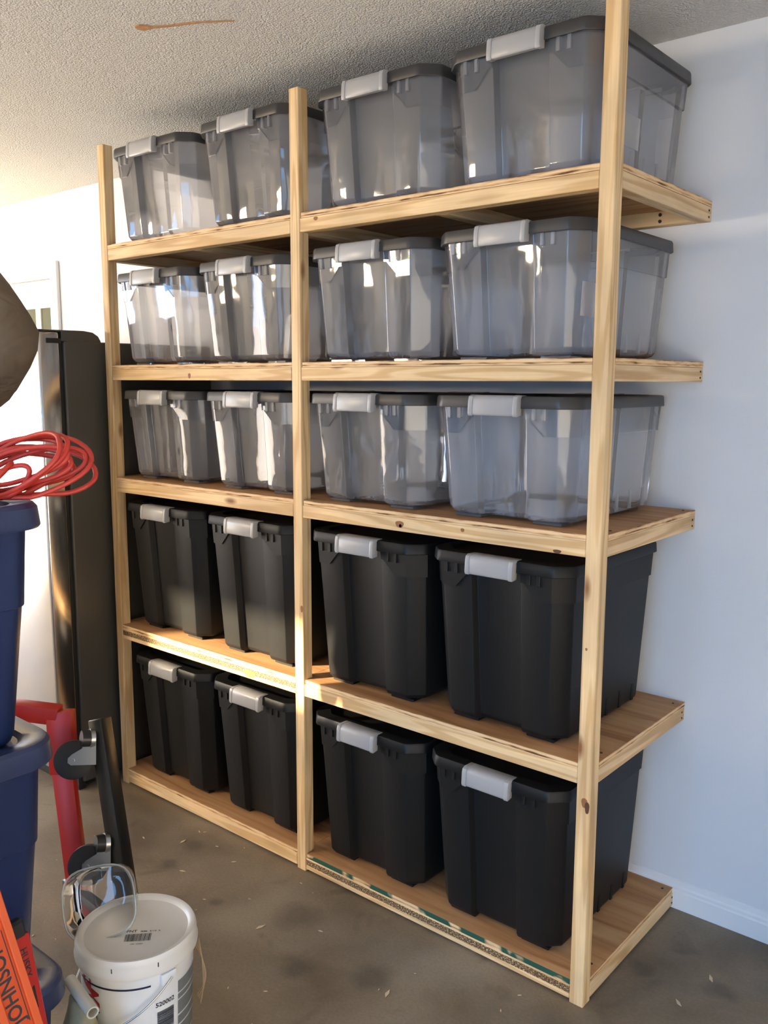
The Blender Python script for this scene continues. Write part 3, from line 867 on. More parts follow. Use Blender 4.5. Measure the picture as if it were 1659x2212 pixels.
# ------------------------------------------------------------------ blue totes stacked at the left
def blue_tote(name, label, z0, z1, x1=0.5, y1=-1.084, w=0.42, d=0.62, label_group=None):
    H = z1 - z0
    t = thing(name, label, 'storage tote', (x1 - w / 2, y1 - d / 2, z0), None, 'blue totes in a stack')
    def rr(w_, d_, r, k=6):
        out = []
        for cxs, cys, a0 in [(1, -1, -PI / 2), (1, 1, 0), (-1, 1, PI / 2), (-1, -1, PI)]:
            for i in range(k + 1):
                a = a0 + PI / 2 * i / k
                out.append((cxs * (w_ / 2 - r) + r * math.cos(a), cys * (d_ / 2 - r) + r * math.sin(a)))
        return out
    def loft(levels, cap0=True, cap1=True):
        bm = bmesh.new(); R = []
        for w_, d_, r, z in levels:
            R.append([bm.verts.new((a, b, z)) for a, b in rr(w_, d_, r)])
        n = len(R[0])
        for A, B in zip(R, R[1:]):
            for i in range(n): bm.faces.new((A[i], A[(i + 1) % n], B[(i + 1) % n], B[i]))
        if cap0: bm.faces.new(R[0][::-1])
        if cap1: bm.faces.new(R[-1])
        return bm
    hb = H - 0.045
    bw, bd = w - 0.050, d - 0.050
    tp = 0.060
    bm = loft([(bw - tp - 0.03, bd - tp - 0.03, 0.04, 0.0), (bw - tp - 0.008, bd - tp - 0.008, 0.045, 0.006), (bw - tp, bd - tp, 0.045, 0.02),
               (bw - tp * 0.36, bd - tp * 0.36, 0.045, hb * 0.64), (bw - tp * 0.36 + 0.006, bd - tp * 0.36 + 0.006, 0.045, hb * 0.645), (bw, bd, 0.045, hb + 0.02)])
    link('body', me_of(bm, 'blue_body', 30), M_BLUE, t)
    bm = loft([(w - 0.03, d - 0.03, 0.06, hb), (w - 0.004, d - 0.004, 0.07, hb - 0.001), (w, d, 0.07, hb + 0.003), (w - 0.006, d - 0.006, 0.07, H - 0.008), (w - 0.018, d - 0.018, 0.065, H - 0.001), (w - 0.03, d - 0.03, 0.06, H),
               (w - 0.085, d - 0.085, 0.05, H - 0.004), (w - 0.10, d - 0.10, 0.05, H - 0.012)])
    link('lid', me_of(bm, 'blue_lid', 35), M_BLUELID, t)
    return t
blue_tote('blue_tote', 'blue plastic tote at the bottom of the stack behind the white bucket', 0.0, 0.443)
blue_tote('blue_tote', 'blue plastic tote in the middle of the stack', 0.432, 0.932)
blue_tote('blue_tote', 'blue plastic tote on top of the stack under the red cord', 0.921, 1.376)

# ------------------------------------------------------------------ coiled extension cord on the top tote
random.seed(21)
def cord_loops():
    c0 = Vector((0.405, -1.085, 1.432))
    e1 = Vector((0.7668, 0.6419, 0.0)); e2 = Vector((-0.64, 0.767, 0)); e3 = Vector((0, 0, 1))
    specs = [(0.112, 0.046, 0.10, 0.16), (0.105, 0.040, 0.00, 0.30), (0.112, 0.038, -0.06, 0.42), (0.100, 0.034, 0.05, 0.02), (0.090, 0.045, 0.14, 0.50), (0.108, 0.047, 0.03, -0.10), (0.096, 0.030, -0.12, 0.25), (0.102, 0.044, 0.08, 0.36), (0.100, 0.048, -0.02, 0.10)]
    pts = []
    nseg = 40
    for i, (a, b, sh, tilt) in enumerate(specs):
        nxt = specs[(i + 1) % len(specs)]
        for k in range(nseg):
            f = k / nseg
            th = 2 * PI * f
            aa = a + (nxt[0] - a) * f; bb_ = b + (nxt[1] - b) * f; tt = tilt + (nxt[3] - tilt) * f; s_ = sh + (nxt[2] - sh) * f
            W9 = 2 * PI / 9
            off = math.sin((i + f) * W9 * 4) * 0.035
            cu_, cv_ = 0.016 * math.sin((i + f) * W9 * 2 + 1), 0.014 * math.sin((i + f) * W9 * 5)
            ct, st_ = math.cos(th), math.sin(th)
            u = ct * aa * math.cos(tt) - st_ * bb_ * math.sin(tt)
            v = ct * aa * math.sin(tt) + st_ * bb_ * math.cos(tt)
            depth = off + 0.05 * st_ * (0.6 + s_) 
            p = c0 + e1 * (u + cu_ - 0.006) + e2 * depth + e3 * (v + cv_)
            p += Vector((noise.noise(p * 9), noise.noise(p * 9 + Vector((5, 0, 0))), noise.noise(p * 9 + Vector((0, 5, 0))))) * 0.012
            p.z = max(p.z, 1.3835)
            pts.append(p)
    return pts
cord = thing('extension_cord', 'coiled red extension cord lying on the blue tote', 'cord', (0.405, -1.085, 1.376))
base = Vector(cord.location)
cp = cord_loops()
tail = []
for k in range(30):
    s = k / 29
    tail.append(Vector((0.43 + 0.03 * math.sin(s * 5), -1.12 - 0.09 * s + 0.05 * math.sin(s * 3.1), 1.3835 + 0.058 * math.sin(PI * s) ** 1)))
cb = bmesh.new(); bm_tube(cb, [p - base for p in cp], 0.0047, 8, True); bm_tube(cb, [p - base for p in tail], 0.0047, 8)
bm_tube(cb, [Vector((0.405 + 0.03 * math.cos(a) + 0.01, -1.15 + 0.03 * math.sin(a), 1.415 + 0.030 * math.sin(a * 1.0 + 0.6))) - base for a in [2 * PI * k / 24 for k in range(24)]], 0.0047, 8, True)
link('cable', me_of(cb, 'cable', 60), M_CORD, cord)
pb = bmesh.new()
bm_tube(pb, [Vector((0.445, -1.165, 1.389)) - base, Vector((0.433, -1.178, 1.389)) - base, Vector((0.428, -1.184, 1.390)) - base, Vector((0.40, -1.215, 1.391)) - base, Vector((0.392, -1.224, 1.391)) - base], [0.007, 0.009, 0.0125, 0.0135, 0.010], 12)
link('plug', me_of(pb, 'plug', 40), M_CORDPLUG, cord)

# ------------------------------------------------------------------ bucket of joint compound
BX, BY = 0.388, -0.876
bk = thing('bucket', 'white plastic bucket with printed label and closed white lid', 'bucket', (BX, BY, 0))
def brad(z): return 0.107 + 0.017 * z / 0.36
bm = bmesh.new()
bm_lathe(bm, [(0, 0.004), (0.102, 0.004), (0.106, 0.0), (0.107, 0.004), (brad(0.338), 0.338), (brad(0.338) + 0.003, 0.340), (brad(0.35) + 0.003, 0.352), (brad(0.35) + 0.0005, 0.354), (brad(0.36) + 0.0005, 0.372), (0.114, 0.378), (0, 0.378)], 64)
link('pail', me_of(bm, 'pail', 40), M_BUCKET, bk)
bm = bmesh.new()
bm_lathe(bm, [(0.1262, 0.353), (0.1325, 0.353), (0.1335, 0.360), (0.1305, 0.369), (0.131, 0.381), (0.130, 0.389), (0.127, 0.3945), (0.122, 0.395), (0.116, 0.392), (0.112, 0.3865), (0.104, 0.3855), (0, 0.386)], 72)
link('lid', me_of(bm, 'bucket_lid', 35), M_BLID, bk)
TOCAM = math.atan2(-1.921 - BY, 1.976 - BX)      # azimuth that faces the room
def wrap(name, V, F, ang, z, m, lift=0.0007):
    """flat print wrapped on the pail: x along the circumference, y up"""
    me = bpy.data.meshes.new(name)
    out = []
    for v in V:
        zz = z + v[1]
        r = brad(zz) + lift
        a = TOCAM + ang + v[0] / 0.12
        out.append((r * math.cos(a), r * math.sin(a), zz))
    me.from_pydata(out, [], F)
    me.update()
    return link(name, me, m, bk)
def grid(a0, a1, y0, y1, nx=24, ny=4):
    V, F = [], []
    for j in range(ny + 1):
        for i in range(nx + 1):
            V.append(((a0 + (a1 - a0) * i / nx) * 0.12, y0 + (y1 - y0) * j / ny))
    for j in range(ny):
        for i in range(nx):
            a = j * (nx + 1) + i
            F.append((a, a + 1, a + nx + 2, a + nx + 1))
    return V, F
wrap('label_line', *grid(-1.25, 0.20, -0.0022, 0.0022), 0, 0.327, M_NAVY)
wrap('label_band', *grid(-0.80, 0.26, 0.05, 0.226), 0, 0, M_NAVY)
wrap('label_band', *grid(-1.7, -0.82, 0.18, 0.262), 0, 0, M_GREYBLK)
# red brand letter and the end of the word below it
zV = [(-0.040, 0.044), (-0.022, 0.042), (-0.012, 0.028), (-0.014, 0.010), (0.008, 0.004), (0.008, -0.002), (-0.008, -0.010), (0.008, -0.020), (0.008, -0.031), (-0.034, -0.020), (-0.034, -0.012), (-0.014, -0.006), (-0.034, 0.006), (-0.046, 0.016)]
bmz = bmesh.new(); bmz.faces.new([bmz.verts.new((a, b, 0)) for a, b in zV]); bmesh.ops.triangulate(bmz, faces=bmz.faces[:])
bmz.verts.index_update()
wrap('red_letter', [tuple(v.co[:2]) for v in bmz.verts], [tuple(v.index for v in f.verts) for f in bmz.faces], -0.80, 0.306, M_REDPRINT)
bmz.free()
wrap('lettering', *text_mesh('DRYWALL', 0.022), -1.17, 0.270, M_PRINT)
wrap('lettering', *text_mesh('520002', 0.0150), 0.46, 0.275, M_PRINT)
bV, bF = [], []
random.seed(3)
yv = 0.024
while yv > -0.024:
    hh = random.choice([0.0008, 0.0014, 0.0022])
    k = len(bV)
    for i in range(7):
        xx = -0.020 + 0.040 * i / 6
        bV += [(xx, yv), (xx, yv - hh)]
    for i in range(6):
        bF.append((k + 2 * i, k + 2 * i + 1, k + 2 * i + 3, k + 2 * i + 2))
    yv -= hh + random.choice([0.0006, 0.0009])
wrap('barcode', bV, bF, 0.47, 0.234, M_PRINT)
wrap('lettering', *text_mesh('M/', 0.024), 0.46, 0.188, M_REDPRINT)
for z0, z1 in [(0.278, 0.306), (0.262, 0.274), (0.225, 0.258), (0.200, 0.221), (0.160, 0.196), (0.120, 0.155)]:
    wrap('fine_print', *grid(0.74, 1.38, z0, z1, 16, 2), 0, 0, M_GREYPRINT)
# lid print: code, bars and lot number
def lid_print(name, V, F, m, ang, cx, cy):
    c, s = math.cos(ang), math.sin(ang)
    me = bpy.data.meshes.new(name)
    me.from_pydata([(cx + v[0] * c - v[1] * s, cy + v[0] * s + v[1] * c, 0.3866) for v in V], [], F); me.update()
    return link(name, me, m, bk)
la_ = math.atan2(0.6419, 0.7668) + 0.10
bV, bF = [], []
random.seed(8)
xv = -0.028
while xv < 0.028:
    wv = random.choice([0.0006, 0.0010, 0.0016]); k = len(bV)
    bV += [(xv, -0.013), (xv + wv, -0.013), (xv + wv, 0.013), (xv, 0.013)]; bF.append((k, k + 1, k + 2, k + 3))
    xv += wv + random.choice([0.0005, 0.0008, 0.0011])
lid_print('barcode', bV, bF, M_PRINT, la_, 0.028, -0.016)
lid_print('lettering', *text_mesh('PNT', 0.012), M_PRINT, la_, 0.000, -0.012)
lid_print('lettering', *text_mesh('0086  3110  A', 0.0075), M_PRINT, la_, 0.030, 0.016)
lid_print('lettering', *text_mesh('1000  520002', 0.005), M_PRINT, la_, 0.045, -0.032)
# slits in the lid skirt
for da in (-0.42, 0.47 - 0.15):
    bm = bmesh.new(); bm_box(bm, 0, 0, 0, 0.0015, 0.0020, 0.010)
    o = link('slit', me_of(bm, 'slit'), M_PRINT, bk)
    a = TOCAM + da
    o.location = (0.1308 * math.cos(a), 0.1308 * math.sin(a), 0.376); o.rotation_euler = (0, 0, a)
# handle lug and wire bail
for da in (0.50, 0.50 + PI):
    a = TOCAM + da
    bm = bmesh.new(); bm_box(bm, 0, 0, 0, 0.011, 0.036, 0.026, 0.003, 2)
    o = link('bail_lug', me_of(bm, 'bail_lug', 40), M_BUCKET, bk)
    o.location = (0.127 * math.cos(a), 0.127 * math.sin(a), 0.336); o.rotation_euler = (0, 0, a)
bp_ = []
for k in range(41):
    s_ = k / 40
    a = TOCAM + 0.54 - PI * s_
    r = 0.134 + 0.008 * math.sin(PI * s_)
    bp_.append((r * math.cos(a), r * math.sin(a), 0.336 - 0.105 * math.sin(PI * s_)))
tube('bail', bp_, 0.0020, M_WIRE, bk, 8)

# ------------------------------------------------------------------ clear plastic tub lying open on the bucket lid
tub = thing('clear_plastic_tub', 'empty clear plastic tub lying on its side on the bucket lid', 'plastic tub', (0.302, -0.930, 0.432))
def rsq(s, n=40, e=3.2):
    out = []
    for k in range(n):
        a = 2 * PI * k / n
        c, s_ = math.cos(a), math.sin(a)
        r = (abs(c) ** e + abs(s_) ** e) ** (-1 / e)
        out.append((s * r * c, s * r * s_))
    return out
bm = bmesh.new(); R = []
for s, z in [(0.0775, 0.0), (0.0735, -0.002), (0.0715, -0.03), (0.0655, -0.105), (0.060, -0.112), (0.03, -0.113)]:
    R.append([bm.verts.new((a, b * 0.98, z)) for a, b in rsq(s)])
for A, B in zip(R, R[1:]):
    for i in range(40): bm.faces.new((A[i], A[(i + 1) % 40], B[(i + 1) % 40], B[i]))
bm.faces.new(R[-1])
shell = link('shell', me_of(bm, 'tub_shell', 50), M_CUP, tub)
bm = bmesh.new(); bm_tube(bm, [(a, b * 0.98, 0) for a, b in rsq(0.0775)], 0.0022, 8, True)
link('rim', me_of(bm, 'tub_rim', 60), M_CUPRIM, tub)
zax = Vector((0.52, -0.50, 0.30)).normalized()      # the open side looks this way
yax = (Vector((0.16, 0.10, 1)) - zax * zax.dot(Vector((0.16, 0.10, 1)))).normalized()
xax = yax.cross(zax)
tub.rotation_euler = Matrix((xax, yax, zax)).transposed().to_euler()
tub.rotation_euler.rotate_axis('Z', math.radians(20))
tub.location = (0.330, -0.930, 0.452)

# ------------------------------------------------------------------ spirit levels leaning on the blue totes
def level(name, label, origin, top_dir, width_dir, W, L, T, m_face, m_edge):
    """origin = lower right corner on the floor; top_dir up the tool, width_dir across it, face towards +x"""
    t = thing(name, label, 'spirit level', origin)
    zx = Vector(top_dir).normalized(); wx = (Vector(width_dir) - zx * Vector(width_dir).dot(zx)).normalized(); nx_ = wx.cross(zx)
    if nx_.x < 0: nx_ = -nx_
    F = lambda a, b, c: tuple(wx * a + zx * b + nx_ * c)
    return t, F
def fprism(F, a0, a1, b0, b1, c0, c1, bev=0.0015):
    bm = bmesh.new()
    vs_ = [bm.verts.new(F(a, b, c)) for c in (c0, c1) for b in (b0, b1) for a in (a0, a1)]
    for q in [(0, 1, 3, 2), (4, 6, 7, 5), (0, 4, 5, 1), (2, 3, 7, 6), (0, 2, 6, 4), (1, 5, 7, 3)]:
        bm.faces.new([vs_[i] for i in q])
    bmesh.ops.bevel(bm, geom=bm.edges[:], offset=bev, segments=1, affect='EDGES')
    return bm
def flat(F, V, faces, a, b, c, rot):
    cs, sn = math.cos(rot), math.sin(rot)
    me = bpy.data.meshes.new('print')
    me.from_pydata([F(a - (v[0] * cs - v[1] * sn), b + v[0] * sn + v[1] * cs, c) for v in V], [], faces); me.update()
    return me
# orange level: a runs to the left (-y), b up
t, F = level('orange_level', 'long orange spirit level leaning against the blue totes', (0.690, -1.145, 0.0), (-0.158, -0.165, 1.0), (0, -1, 0), 0.061, 1.2, 0.02, None, None)
link('web', me_of(fprism(F, 0.012, 0.052, 0, 1.0, -0.006, 0.006), 'web'), M_ORANGE, t)
link('flange', me_of(fprism(F, 0.0, 0.013, 0, 1.0, -0.012, 0.012), 'flange'), M_ORANGE2, t)
link('flange', me_of(fprism(F, 0.051, 0.064, 0, 1.0, -0.012, 0.012), 'flange'), M_ORANGE2, t)
link('lettering', flat(F, *text_mesh('JOHNSON', 0.034), 0.035, 0.60, 0.0066, PI / 2), M_PRINT, t)
link('print_line', me_of(fprism(F, 0.0165, 0.0180, 0.515, 0.69, 0.0055, 0.0068, 0.0002), 'print_line'), M_PRINT, t)
dmd = [(0, 0.014), (0.010, 0), (0, -0.014), (-0.010, 0)]
link('emblem', flat(F, dmd, [(0, 1, 2, 3)], 0.030, 0.482, 0.0066, 0), M_PRINT, t)
# short red level
t, F = level('red_level', 'short red spirit level with black end cap beside the orange level', (0.600, -1.148, 0.0), (-0.11, -0.085, 1.0), (0, -1, 0), 0.04, 0.66, 0.02, None, None)
link('web', me_of(fprism(F, 0.0, 0.042, 0, 0.615, -0.010, 0.010), 'web'), M_REDLEV, t)
link('end_cap', me_of(fprism(F, 0.004, 0.042, 0.610, 0.645, -0.011, 0.011, 0.005), 'end_cap'), M_DARK, t)
link('lettering', flat(F, *text_mesh('HUSKY', 0.018), 0.017, 0.565, 0.0106, -PI / 2), M_PRINT, t)
halfd = [(0.0, 0.022)] + [(-0.011 * math.sin(PI * k / 10), 0.022 * math.cos(PI * k / 10)) for k in range(1, 10)] + [(0.0, -0.022)]
for bb_ in (0.495, 0.39):
    link('vial_window', flat(F, halfd, [tuple(range(len(halfd)))], 0.010, bb_, 0.0106, 0), M_DARK, t)

# ------------------------------------------------------------------ folded wheeled stand
st_ = thing('wheeled_stand', 'folded red and black steel stand with casters standing on end', 'tool stand', (-0.15, -0.64, 0))
sb = Vector(st_.location)
def bar(name, p0, p1, w, d, m, wdir, bev=0.003):
    p0, p1 = Vector(p0), Vector(p1)
    z = (p1 - p0); L_ = z.length; z.normalize()
    x = (Vector(wdir) - z * Vector(wdir).dot(z)).normalized(); y = z.cross(x)
    bm = bmesh.new(); bm_box(bm, 0, 0, L_ / 2, w, d, L_, bev, 2)
    mtx = Matrix((x, y, z)).transposed().to_4x4(); mtx.translation = p0 - sb
    bm.transform(mtx)
    return link(name, me_of(bm, name, 40), m, st_)
rdir = Vector((0.7668, 0.6419, 0))
bar('tube', (0.052, -0.655, 0.0), (-0.171, -0.600, 0.652), 0.046, 0.046, M_BLKSTEEL, (0.95, 0.3, 0))
bar('red_arm', (-0.255, -0.632, 0.0), (-0.335, -0.625, 0.465), 0.060, 0.034, M_RED, rdir)
bar('red_bracket', (-0.325, -0.628, 0.455), (-0.340, -0.622, 0.640), 0.075, 0.04, M_RED, rdir)
bar('red_crossbar', (-0.345, -0.622, 0.625), (-0.56, -0.80, 0.66), 0.05, 0.05, M_RED, (0, 0, 1))
bar('cross_tube', (-0.345, -0.628, 0.10), (0.015, -0.648, 0.10), 0.03, 0.03, M_BLKSTEEL, (0, 0, 1))
def caster(pm, wc):
    """pm = mount on the tube, wc = wheel centre"""
    pm, wc = Vector(pm), Vector(wc)
    ax_ = Vector((0.72, -0.62, 0.30)).normalized()          # the axle
    er = (rdir - ax_ * rdir.dot(ax_)).normalized(); eu = er.cross(ax_)
    if eu.z < 0: eu = -eu
    out = (-er * 0.8 + ax_ * 0.35).normalized()
    root = bmesh.new()
    bm_cyl(root, pm - sb, pm + out * 0.012 - sb, 0.027, sides=24)
    c = link('caster', me_of(root, 'caster', 40), M_CHROME, st_)
    hb2 = bmesh.new(); bm_cyl(hb2, pm + out * 0.012 - sb, pm + out * 0.034 - sb, 0.0245, 0.022, 24)
    link('swivel', me_of(hb2, 'swivel', 40), M_BLKSTEEL, c)
    wb_ = bmesh.new()
    bm_tube(wb_, [wc - sb - ax_ * 0.016, wc - sb - ax_ * 0.012, wc - sb + ax_ * 0.012, wc - sb + ax_ * 0.016], [0.046, 0.053, 0.053, 0.046], 36)
    link('wheel', me_of(wb_, 'wheel', 40), M_DARK, c)
    fb = bmesh.new()
    top = pm + out * 0.008
    w_ = top - wc
    tr_, tu_ = w_.dot(er), w_.dot(eu)
    poly = [(tr_ - 0.012, tu_ + 0.004), (tr_ + 0.016, tu_ + 0.004), (tr_ + 0.020, -0.012), (-0.004, -0.013), (-0.013, -0.006), (-0.013, 0.006), (-0.003, 0.016), (tr_ - 0.020, tu_ * 0.55)]
    for sgn in (-1, 1):
        A = [wc + er * a + eu * b + ax_ * (sgn * 0.0205) for a, b in poly]
        vs0 = [fb.verts.new(p - sb) for p in A]; vs1 = [fb.verts.new(p - sb + ax_ * (sgn * 0.0025)) for p in A]
        fb.faces.new(vs0); fb.faces.new(vs1[::-1])
        for i in range(len(A)): fb.faces.new((vs0[i], vs1[i], vs1[(i + 1) % len(A)], vs0[(i + 1) % len(A)]))
    bm_cyl(fb, wc - sb - ax_ * 0.027, wc - sb + ax_ * 0.027, 0.006, sides=12)
    link('fork', me_of(fb, 'fork'), M_CHROME, c)
caster((-0.165, -0.625, 0.603), (-0.192, -0.672, 0.548))
caster((-0.075, -0.650, 0.333), (-0.102, -0.697, 0.278))

# ------------------------------------------------------------------ odds and ends beside the bucket
def cut_pipe(p0, p1, r, wall):
    p0, p1 = Vector(p0), Vector(p1)
    ax_ = (p1 - p0).normalized()
    a = ax_.cross(Vector((0, 0, 1))).normalized(); b = ax_.cross(a)
    bm = bmesh.new(); R = []
    for p, rr_ in [(p0, r - wall), (p0, r), (p1, r), (p1, r - wall)]:
        R.append([bm.verts.new(p + a * (rr_ * math.cos(2 * PI * k / 24)) + b * (rr_ * math.sin(2 * PI * k / 24))) for k in range(24)])
    R.append(R[0])
    for A, B in zip(R, R[1:]):
        for k in range(24): bm.faces.new((A[k], A[(k + 1) % 24], B[(k + 1) % 24], B[k]))
    return bm
pv = tag(link('pvc_pipe', me_of(cut_pipe((0.388, -1.040, 0.353), (0.508, -1.062, 0.351), 0.0125, 0.003), 'pvc_pipe', 40), M_PVC), 'short white plastic pipe beside the bucket', 'pipe')
# lumpy tan canvas sack that carries the pipe
bm = bmesh.new(); bmesh.ops.create_icosphere(bm, subdivisions=4, radius=1.0)
for v in bm.verts:
    c = v.co.copy()
    k = 1 + 0.10 * noise.noise(c * 2.3) + 0.05 * noise.noise(c * 5)
    v.co = Vector((c.x * 0.066 * k, c.y * 0.028 * k, max(-0.17, min(0.168, c.z * 0.19 * k))))
sk_ = tag(link('canvas_bag', me_of(bm, 'canvas_bag', 80), M_TAN, None, (0.438, -1.048, 0.170)), 'small tan canvas bag between the bucket and the blue totes', 'bag')
# loose twine behind the bucket
tb = bmesh.new()
random.seed(9)
for k in range(6):
    a0 = TOCAM + 1.62 + 0.05 * k
    pts = []
    for i in range(16):
        q = i / 15
        a = a0 - 0.16 * math.sin(q * PI)
        r = 0.136 + 0.002 * k * math.sin(q * PI) + 0.006 * math.sin(q * PI)
        pts.append((BX + r * math.cos(a), BY + r * math.sin(a), 0.17 + (0.165 - 0.008 * k) * q))
    bm_tube(tb, pts, 0.0008, 5)
tag(link('twine', me_of(tb, 'twine'), M_TWINE), 'loose strands of tan twine behind the bucket', 'twine')

# pale wood shavings scattered over the floor
cb = bmesh.new()
random.seed(4)
spots = [(-0.912, -0.079), (-0.90, -0.10), (-0.551, -0.215), (-0.424, -0.141), (-0.417, -0.05), (-0.186, -0.114), (-0.435, -0.061), (0.30, -0.20), (0.62, -0.28), (0.15, -0.30), (1.25, 0.33), (1.22, 0.18), (-0.27, -0.26)]
spots += [(random.uniform(-0.8, 1.5), random.uniform(-0.8, -0.03)) for _ in range(60)]
for i, (x, y) in enumerate(spots):
    s = random.uniform(0.006, 0.017) if i < 13 else random.uniform(0.002, 0.006)
    a = random.uniform(0, PI)
    vs_ = []
    for dx, dy in ((-1, -0.18), (0.1, -0.3), (1, 0.05), (-0.2, 0.28)):
        vs_.append((x + s * (dx * math.cos(a) - dy * math.sin(a)), y + s * (dx * math.sin(a) + dy * math.cos(a))))
    A = [cb.verts.new((p[0], p[1], 0.0004)) for p in vs_]; B = [cb.verts.new((p[0], p[1], 0.0018)) for p in vs_]
    cb.faces.new(B)
    for k in range(4): cb.faces.new((A[k], A[(k + 1) % 4], B[(k + 1) % 4], B[k]))
ch = tag(link('wood_shavings', me_of(cb, 'wood_shavings'), M_CHIP), 'tiny pale wood shavings scattered on the concrete floor', 'shavings')
ch['kind'] = 'stuff'

# foot of a white stand at the right edge of the picture
ft = thing('white_stand', 'white metal stand leg with black rubber foot at the wall', 'stand', (1.478, 0.335, 0))
bm = bmesh.new()
bm_prism(bm, [(-0.040, 0.075), (0.045, 0.075), (0.075, 0.60), (0.030, 0.60)], -0.03, 0.03, lambda a, b, d: (a, d, b))
bmesh.ops.bevel(bm, geom=bm.edges[:], offset=0.004, segments=2, affect='EDGES')
link('leg', me_of(bm, 'leg', 40), M_WHITE, ft)
bm = bmesh.new(); bm_box(bm, 0.0, 0, 0.04, 0.105, 0.075, 0.08, 0.006, 2)
link('foot', me_of(bm, 'foot', 40), M_DARK, ft)

# ------------------------------------------------------------------ the person whose elbow reaches into the picture
def build_person():
    J = {}
    def v(name, co, r): J[name] = (Vector(co), r)
    v('pelvis', (-0.40, -1.13, 0.98), 0.145)
    v('waist', (-0.40, -1.13, 1.12), 0.150)
    v('chest', (-0.39, -1.12, 1.32), 0.165)
    v('collar', (-0.385, -1.115, 1.47), 0.10)
    v('neck', (-0.38, -1.105, 1.56), 0.058)
    v('head', (-0.375, -1.095, 1.66), 0.082)
    v('crown', (-0.375, -1.095, 1.76), 0.080)
    v('rsh', (-0.215, -1.062, 1.475), 0.105)
    v('rua', (-0.045, -1.010, 1.580), 0.112)
    v('relb', (0.120, -0.962, 1.668), 0.108)
    v('rfa', (0.050, -0.990, 1.775), 0.094)
    v('rwr', (-0.060, -1.035, 1.890), 0.046)
    v('lsh', (-0.56, -1.17, 1.46), 0.085)
    v('lelb', (-0.63, -1.20, 1.18), 0.064)
    v('lwr', (-0.62, -1.12, 0.95), 0.044)
    v('rhip', (-0.31, -1.10, 0.92), 0.105)
    v('rkn', (-0.29, -1.09, 0.52), 0.070)
    v('rank', (-0.28, -1.10, 0.10), 0.050)
    v('rtoe', (-0.25, -0.98, 0.042), 0.040)
    v('lhip', (-0.49, -1.16, 0.92), 0.105)
    v('lkn', (-0.51, -1.15, 0.52), 0.070)
    v('lank', (-0.52, -1.17, 0.10), 0.050)
    v('ltoe', (-0.52, -1.04, 0.042), 0.040)
    E_ = [('pelvis', 'waist'), ('waist', 'chest'), ('chest', 'collar'), ('collar', 'neck'), ('neck', 'head'), ('head', 'crown'),
          ('chest', 'rsh'), ('rsh', 'rua'), ('rua', 'relb'), ('relb', 'rfa'), ('rfa', 'rwr'), ('chest', 'lsh'), ('lsh', 'lelb'), ('lelb', 'lwr'),
          ('pelvis', 'rhip'), ('rhip', 'rkn'), ('rkn', 'rank'), ('rank', 'rtoe'), ('pelvis', 'lhip'), ('lhip', 'lkn'), ('lkn', 'lank'), ('lank', 'ltoe')]
    def hand(pre, wrist, fwd, side, curl):
        w0 = J[wrist][0]
        fwd, side = Vector(fwd).normalized(), Vector(side).normalized()
        dn = Vector(curl).normalized()
        v(pre + 'palm', w0 + fwd * 0.065, 0.030); E_.append((wrist, pre + 'palm'))
        for i, (so, ln) in enumerate([(-0.027, 0.070), (-0.009, 0.080), (0.009, 0.076), (0.027, 0.060)]):
            b0 = w0 + fwd * 0.095 + side * so
            v(pre + 'f%d0' % i, b0, 0.0095); v(pre + 'f%d1' % i, b0 + fwd * ln * 0.5 + dn * 0.010, 0.0088); v(pre + 'f%d2' % i, b0 + fwd * ln * 0.85 + dn * 0.032, 0.0078)
            E_.extend([(pre + 'palm', pre + 'f%d0' % i), (pre + 'f%d0' % i, pre + 'f%d1' % i), (pre + 'f%d1' % i, pre + 'f%d2' % i)])
        tb0 = w0 + fwd * 0.045 - side * 0.035
        v(pre + 't0', tb0, 0.011); v(pre + 't1', tb0 + fwd * 0.035 - side * 0.018 + dn * 0.01, 0.0095)
        E_.extend([(pre + 'palm', pre + 't0'), (pre + 't0', pre + 't1')])
    hand('r', 'rwr', (-0.95, -0.22, -0.22), (0, 1, 0.1), (0, 0, -1))
    hand('l', 'lwr', (0.0, 0.25, -1), (0.1, 1, 0.2), (1, 0.1, 0))
    names_ = list(J)
    ix = {k: i for i, k in enumerate(names_)}
    root0 = Vector((-0.40, -1.13, 0))
    me = bpy.data.meshes.new('person_skeleton')
    me.from_pydata([J[k][0] - root0 for k in names_], [(ix[a], ix[b]) for a, b in E_], [])
    o = bpy.data.objects.new('person_skeleton', me); col.objects.link(o)
    o.modifiers.new('skin', 'SKIN')
    for i, k in enumerate(names_):
        sv = me.skin_vertices[0].data[i]
        sv.radius = (J[k][1], J[k][1]); sv.use_root = (k == 'pelvis')
    s = o.modifiers.new('subsurf', 'SUBSURF'); s.levels = 2
    dg = bpy.context.evaluated_depsgraph_get(); dg.update()
    out = bpy.data.meshes.new_from_object(o.evaluated_get(dg))
    bpy.data.objects.remove(o)
    out.name = 'person_body'
    for m in (M_JACKET, M_JEANS, M_SKIN, M_SHOE): out.materials.append(m)
    # puffs and creases in the padded jacket
    for vt in out.vertices:
        p = vt.co + root0
        if 1.0 < p.z and (p - J['head'][0]).length > 0.17 and (p - J['crown'][0]).length > 0.15:
            k = noise.noise(p * 8) * 0.007 + 0.006 * math.sin((p.z * 0.8 + p.x * 1.2) * 60 + 3 * noise.noise(p * 4))
            vt.co += vt.normal * k
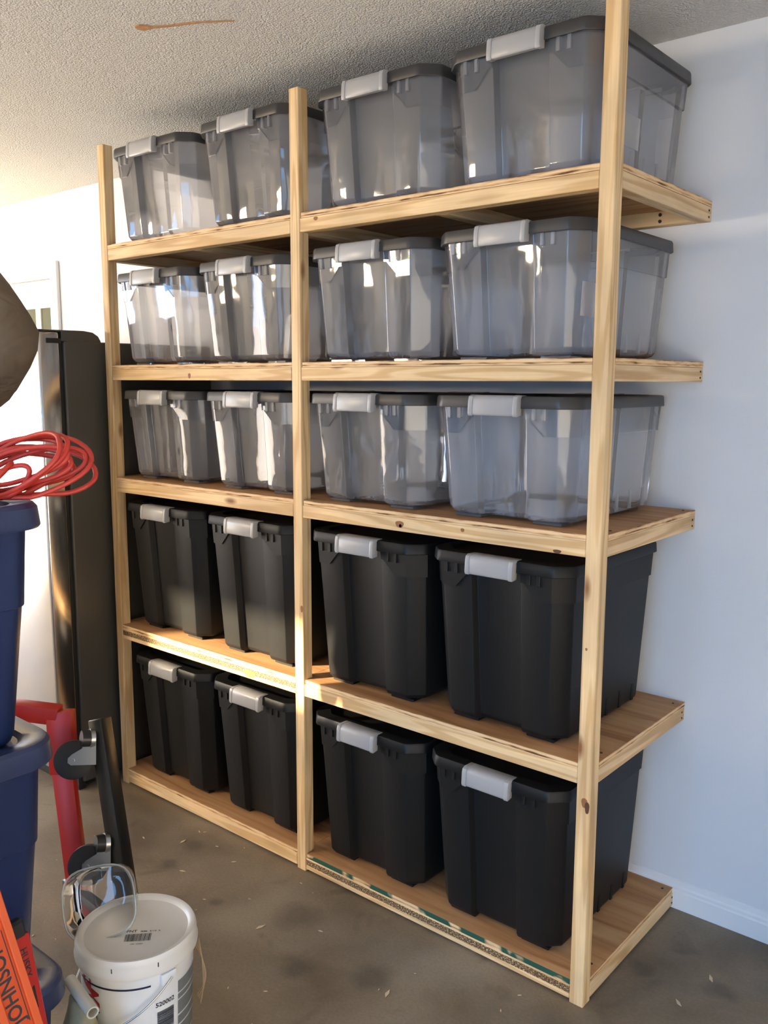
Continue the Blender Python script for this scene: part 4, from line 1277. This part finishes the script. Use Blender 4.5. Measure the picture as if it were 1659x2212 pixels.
    for pl in out.polygons:
        c = pl.center + root0
        d_r = (c - J['rpalm'][0]).length; d_l = (c - J['lpalm'][0]).length
        if c.z > 1.555 and (c - J['head'][0]).length < 0.24 and c.x < -0.22: i = 2
        elif d_r < 0.065 or (c.z > 1.8 and c.x < -0.09) or d_l < 0.065 or (c.z < 0.95 and c.x < -0.60): i = 2
        elif c.z < 0.085: i = 3
        elif c.z < 0.99: i = 1
        else: i = 0
        pl.material_index = i
    out.shade_smooth()
    root = tag(link('person', out, None, None, root0), 'person in a brown padded jacket with raised bent elbow', 'person')
    hm_ = bmesh.new()
    ring = [(0.158 * math.cos(a) * 1.06, 0.148 * math.sin(a) * 1.0) for a in [2 * PI * k / 40 for k in range(40)]]
    bm_tube(hm_, [(x_, y_, 0.995) for x_, y_ in ring], 0.026, 10, True)
    link('jacket_hem', me_of(hm_, 'jacket_hem', 60), M_JACKET, root)
    # hair, face
    hb_ = bmesh.new(); bmesh.ops.create_icosphere(hb_, subdivisions=4, radius=0.106)
    bmesh.ops.delete(hb_, geom=[f for f in hb_.faces if (f.calc_center_median().y > 0.045 and f.calc_center_median().z < 0.045) or f.calc_center_median().z < -0.085], context='FACES')
    for vt in hb_.verts: vt.co *= 1 + 0.03 * noise.noise(vt.co * 40)
    h = link('hair', me_of(hb_, 'hair', 80), M_HAIR, root); h.location = J['head'][0] + Vector((0, -0.006, 0.055)) - root0
    nb = bmesh.new(); bm_tube(nb, [(0, 0.078, 0.055), (0, 0.100, 0.028), (0, 0.084, 0.020)], [0.006, 0.012, 0.008], 10)
    nn_ = link('nose', me_of(nb, 'nose', 60), M_SKIN, root); nn_.location = J['head'][0] - root0
    for s_ in (-1, 1):
        eb = bmesh.new(); bmesh.ops.create_uvsphere(eb, u_segments=12, v_segments=8, radius=0.011)
        e_ = link('eye', me_of(eb, 'eye', 60), M_EYE, root); e_.location = J['head'][0] + Vector((0.031 * s_, 0.073, 0.053)) - root0
        ab_ = bmesh.new(); bmesh.ops.create_uvsphere(ab_, u_segments=12, v_segments=8, radius=0.024)
        for vt in ab_.verts: vt.co.x *= 0.35
        a_ = link('ear', me_of(ab_, 'ear', 60), M_SKIN, root); a_.location = J['head'][0] + Vector((0.084 * s_, -0.005, 0.035)) - root0
    mb_ = bmesh.new(); bm_tube(mb_, [(-0.022, 0.074, -0.012), (0, 0.083, -0.013), (0.022, 0.074, -0.012)], [0.003, 0.006, 0.003], 8)
    mo = link('mouth', me_of(mb_, 'mouth', 60), M_REDPRINT, root); mo.location = J['head'][0] - root0
    return root
build_person()
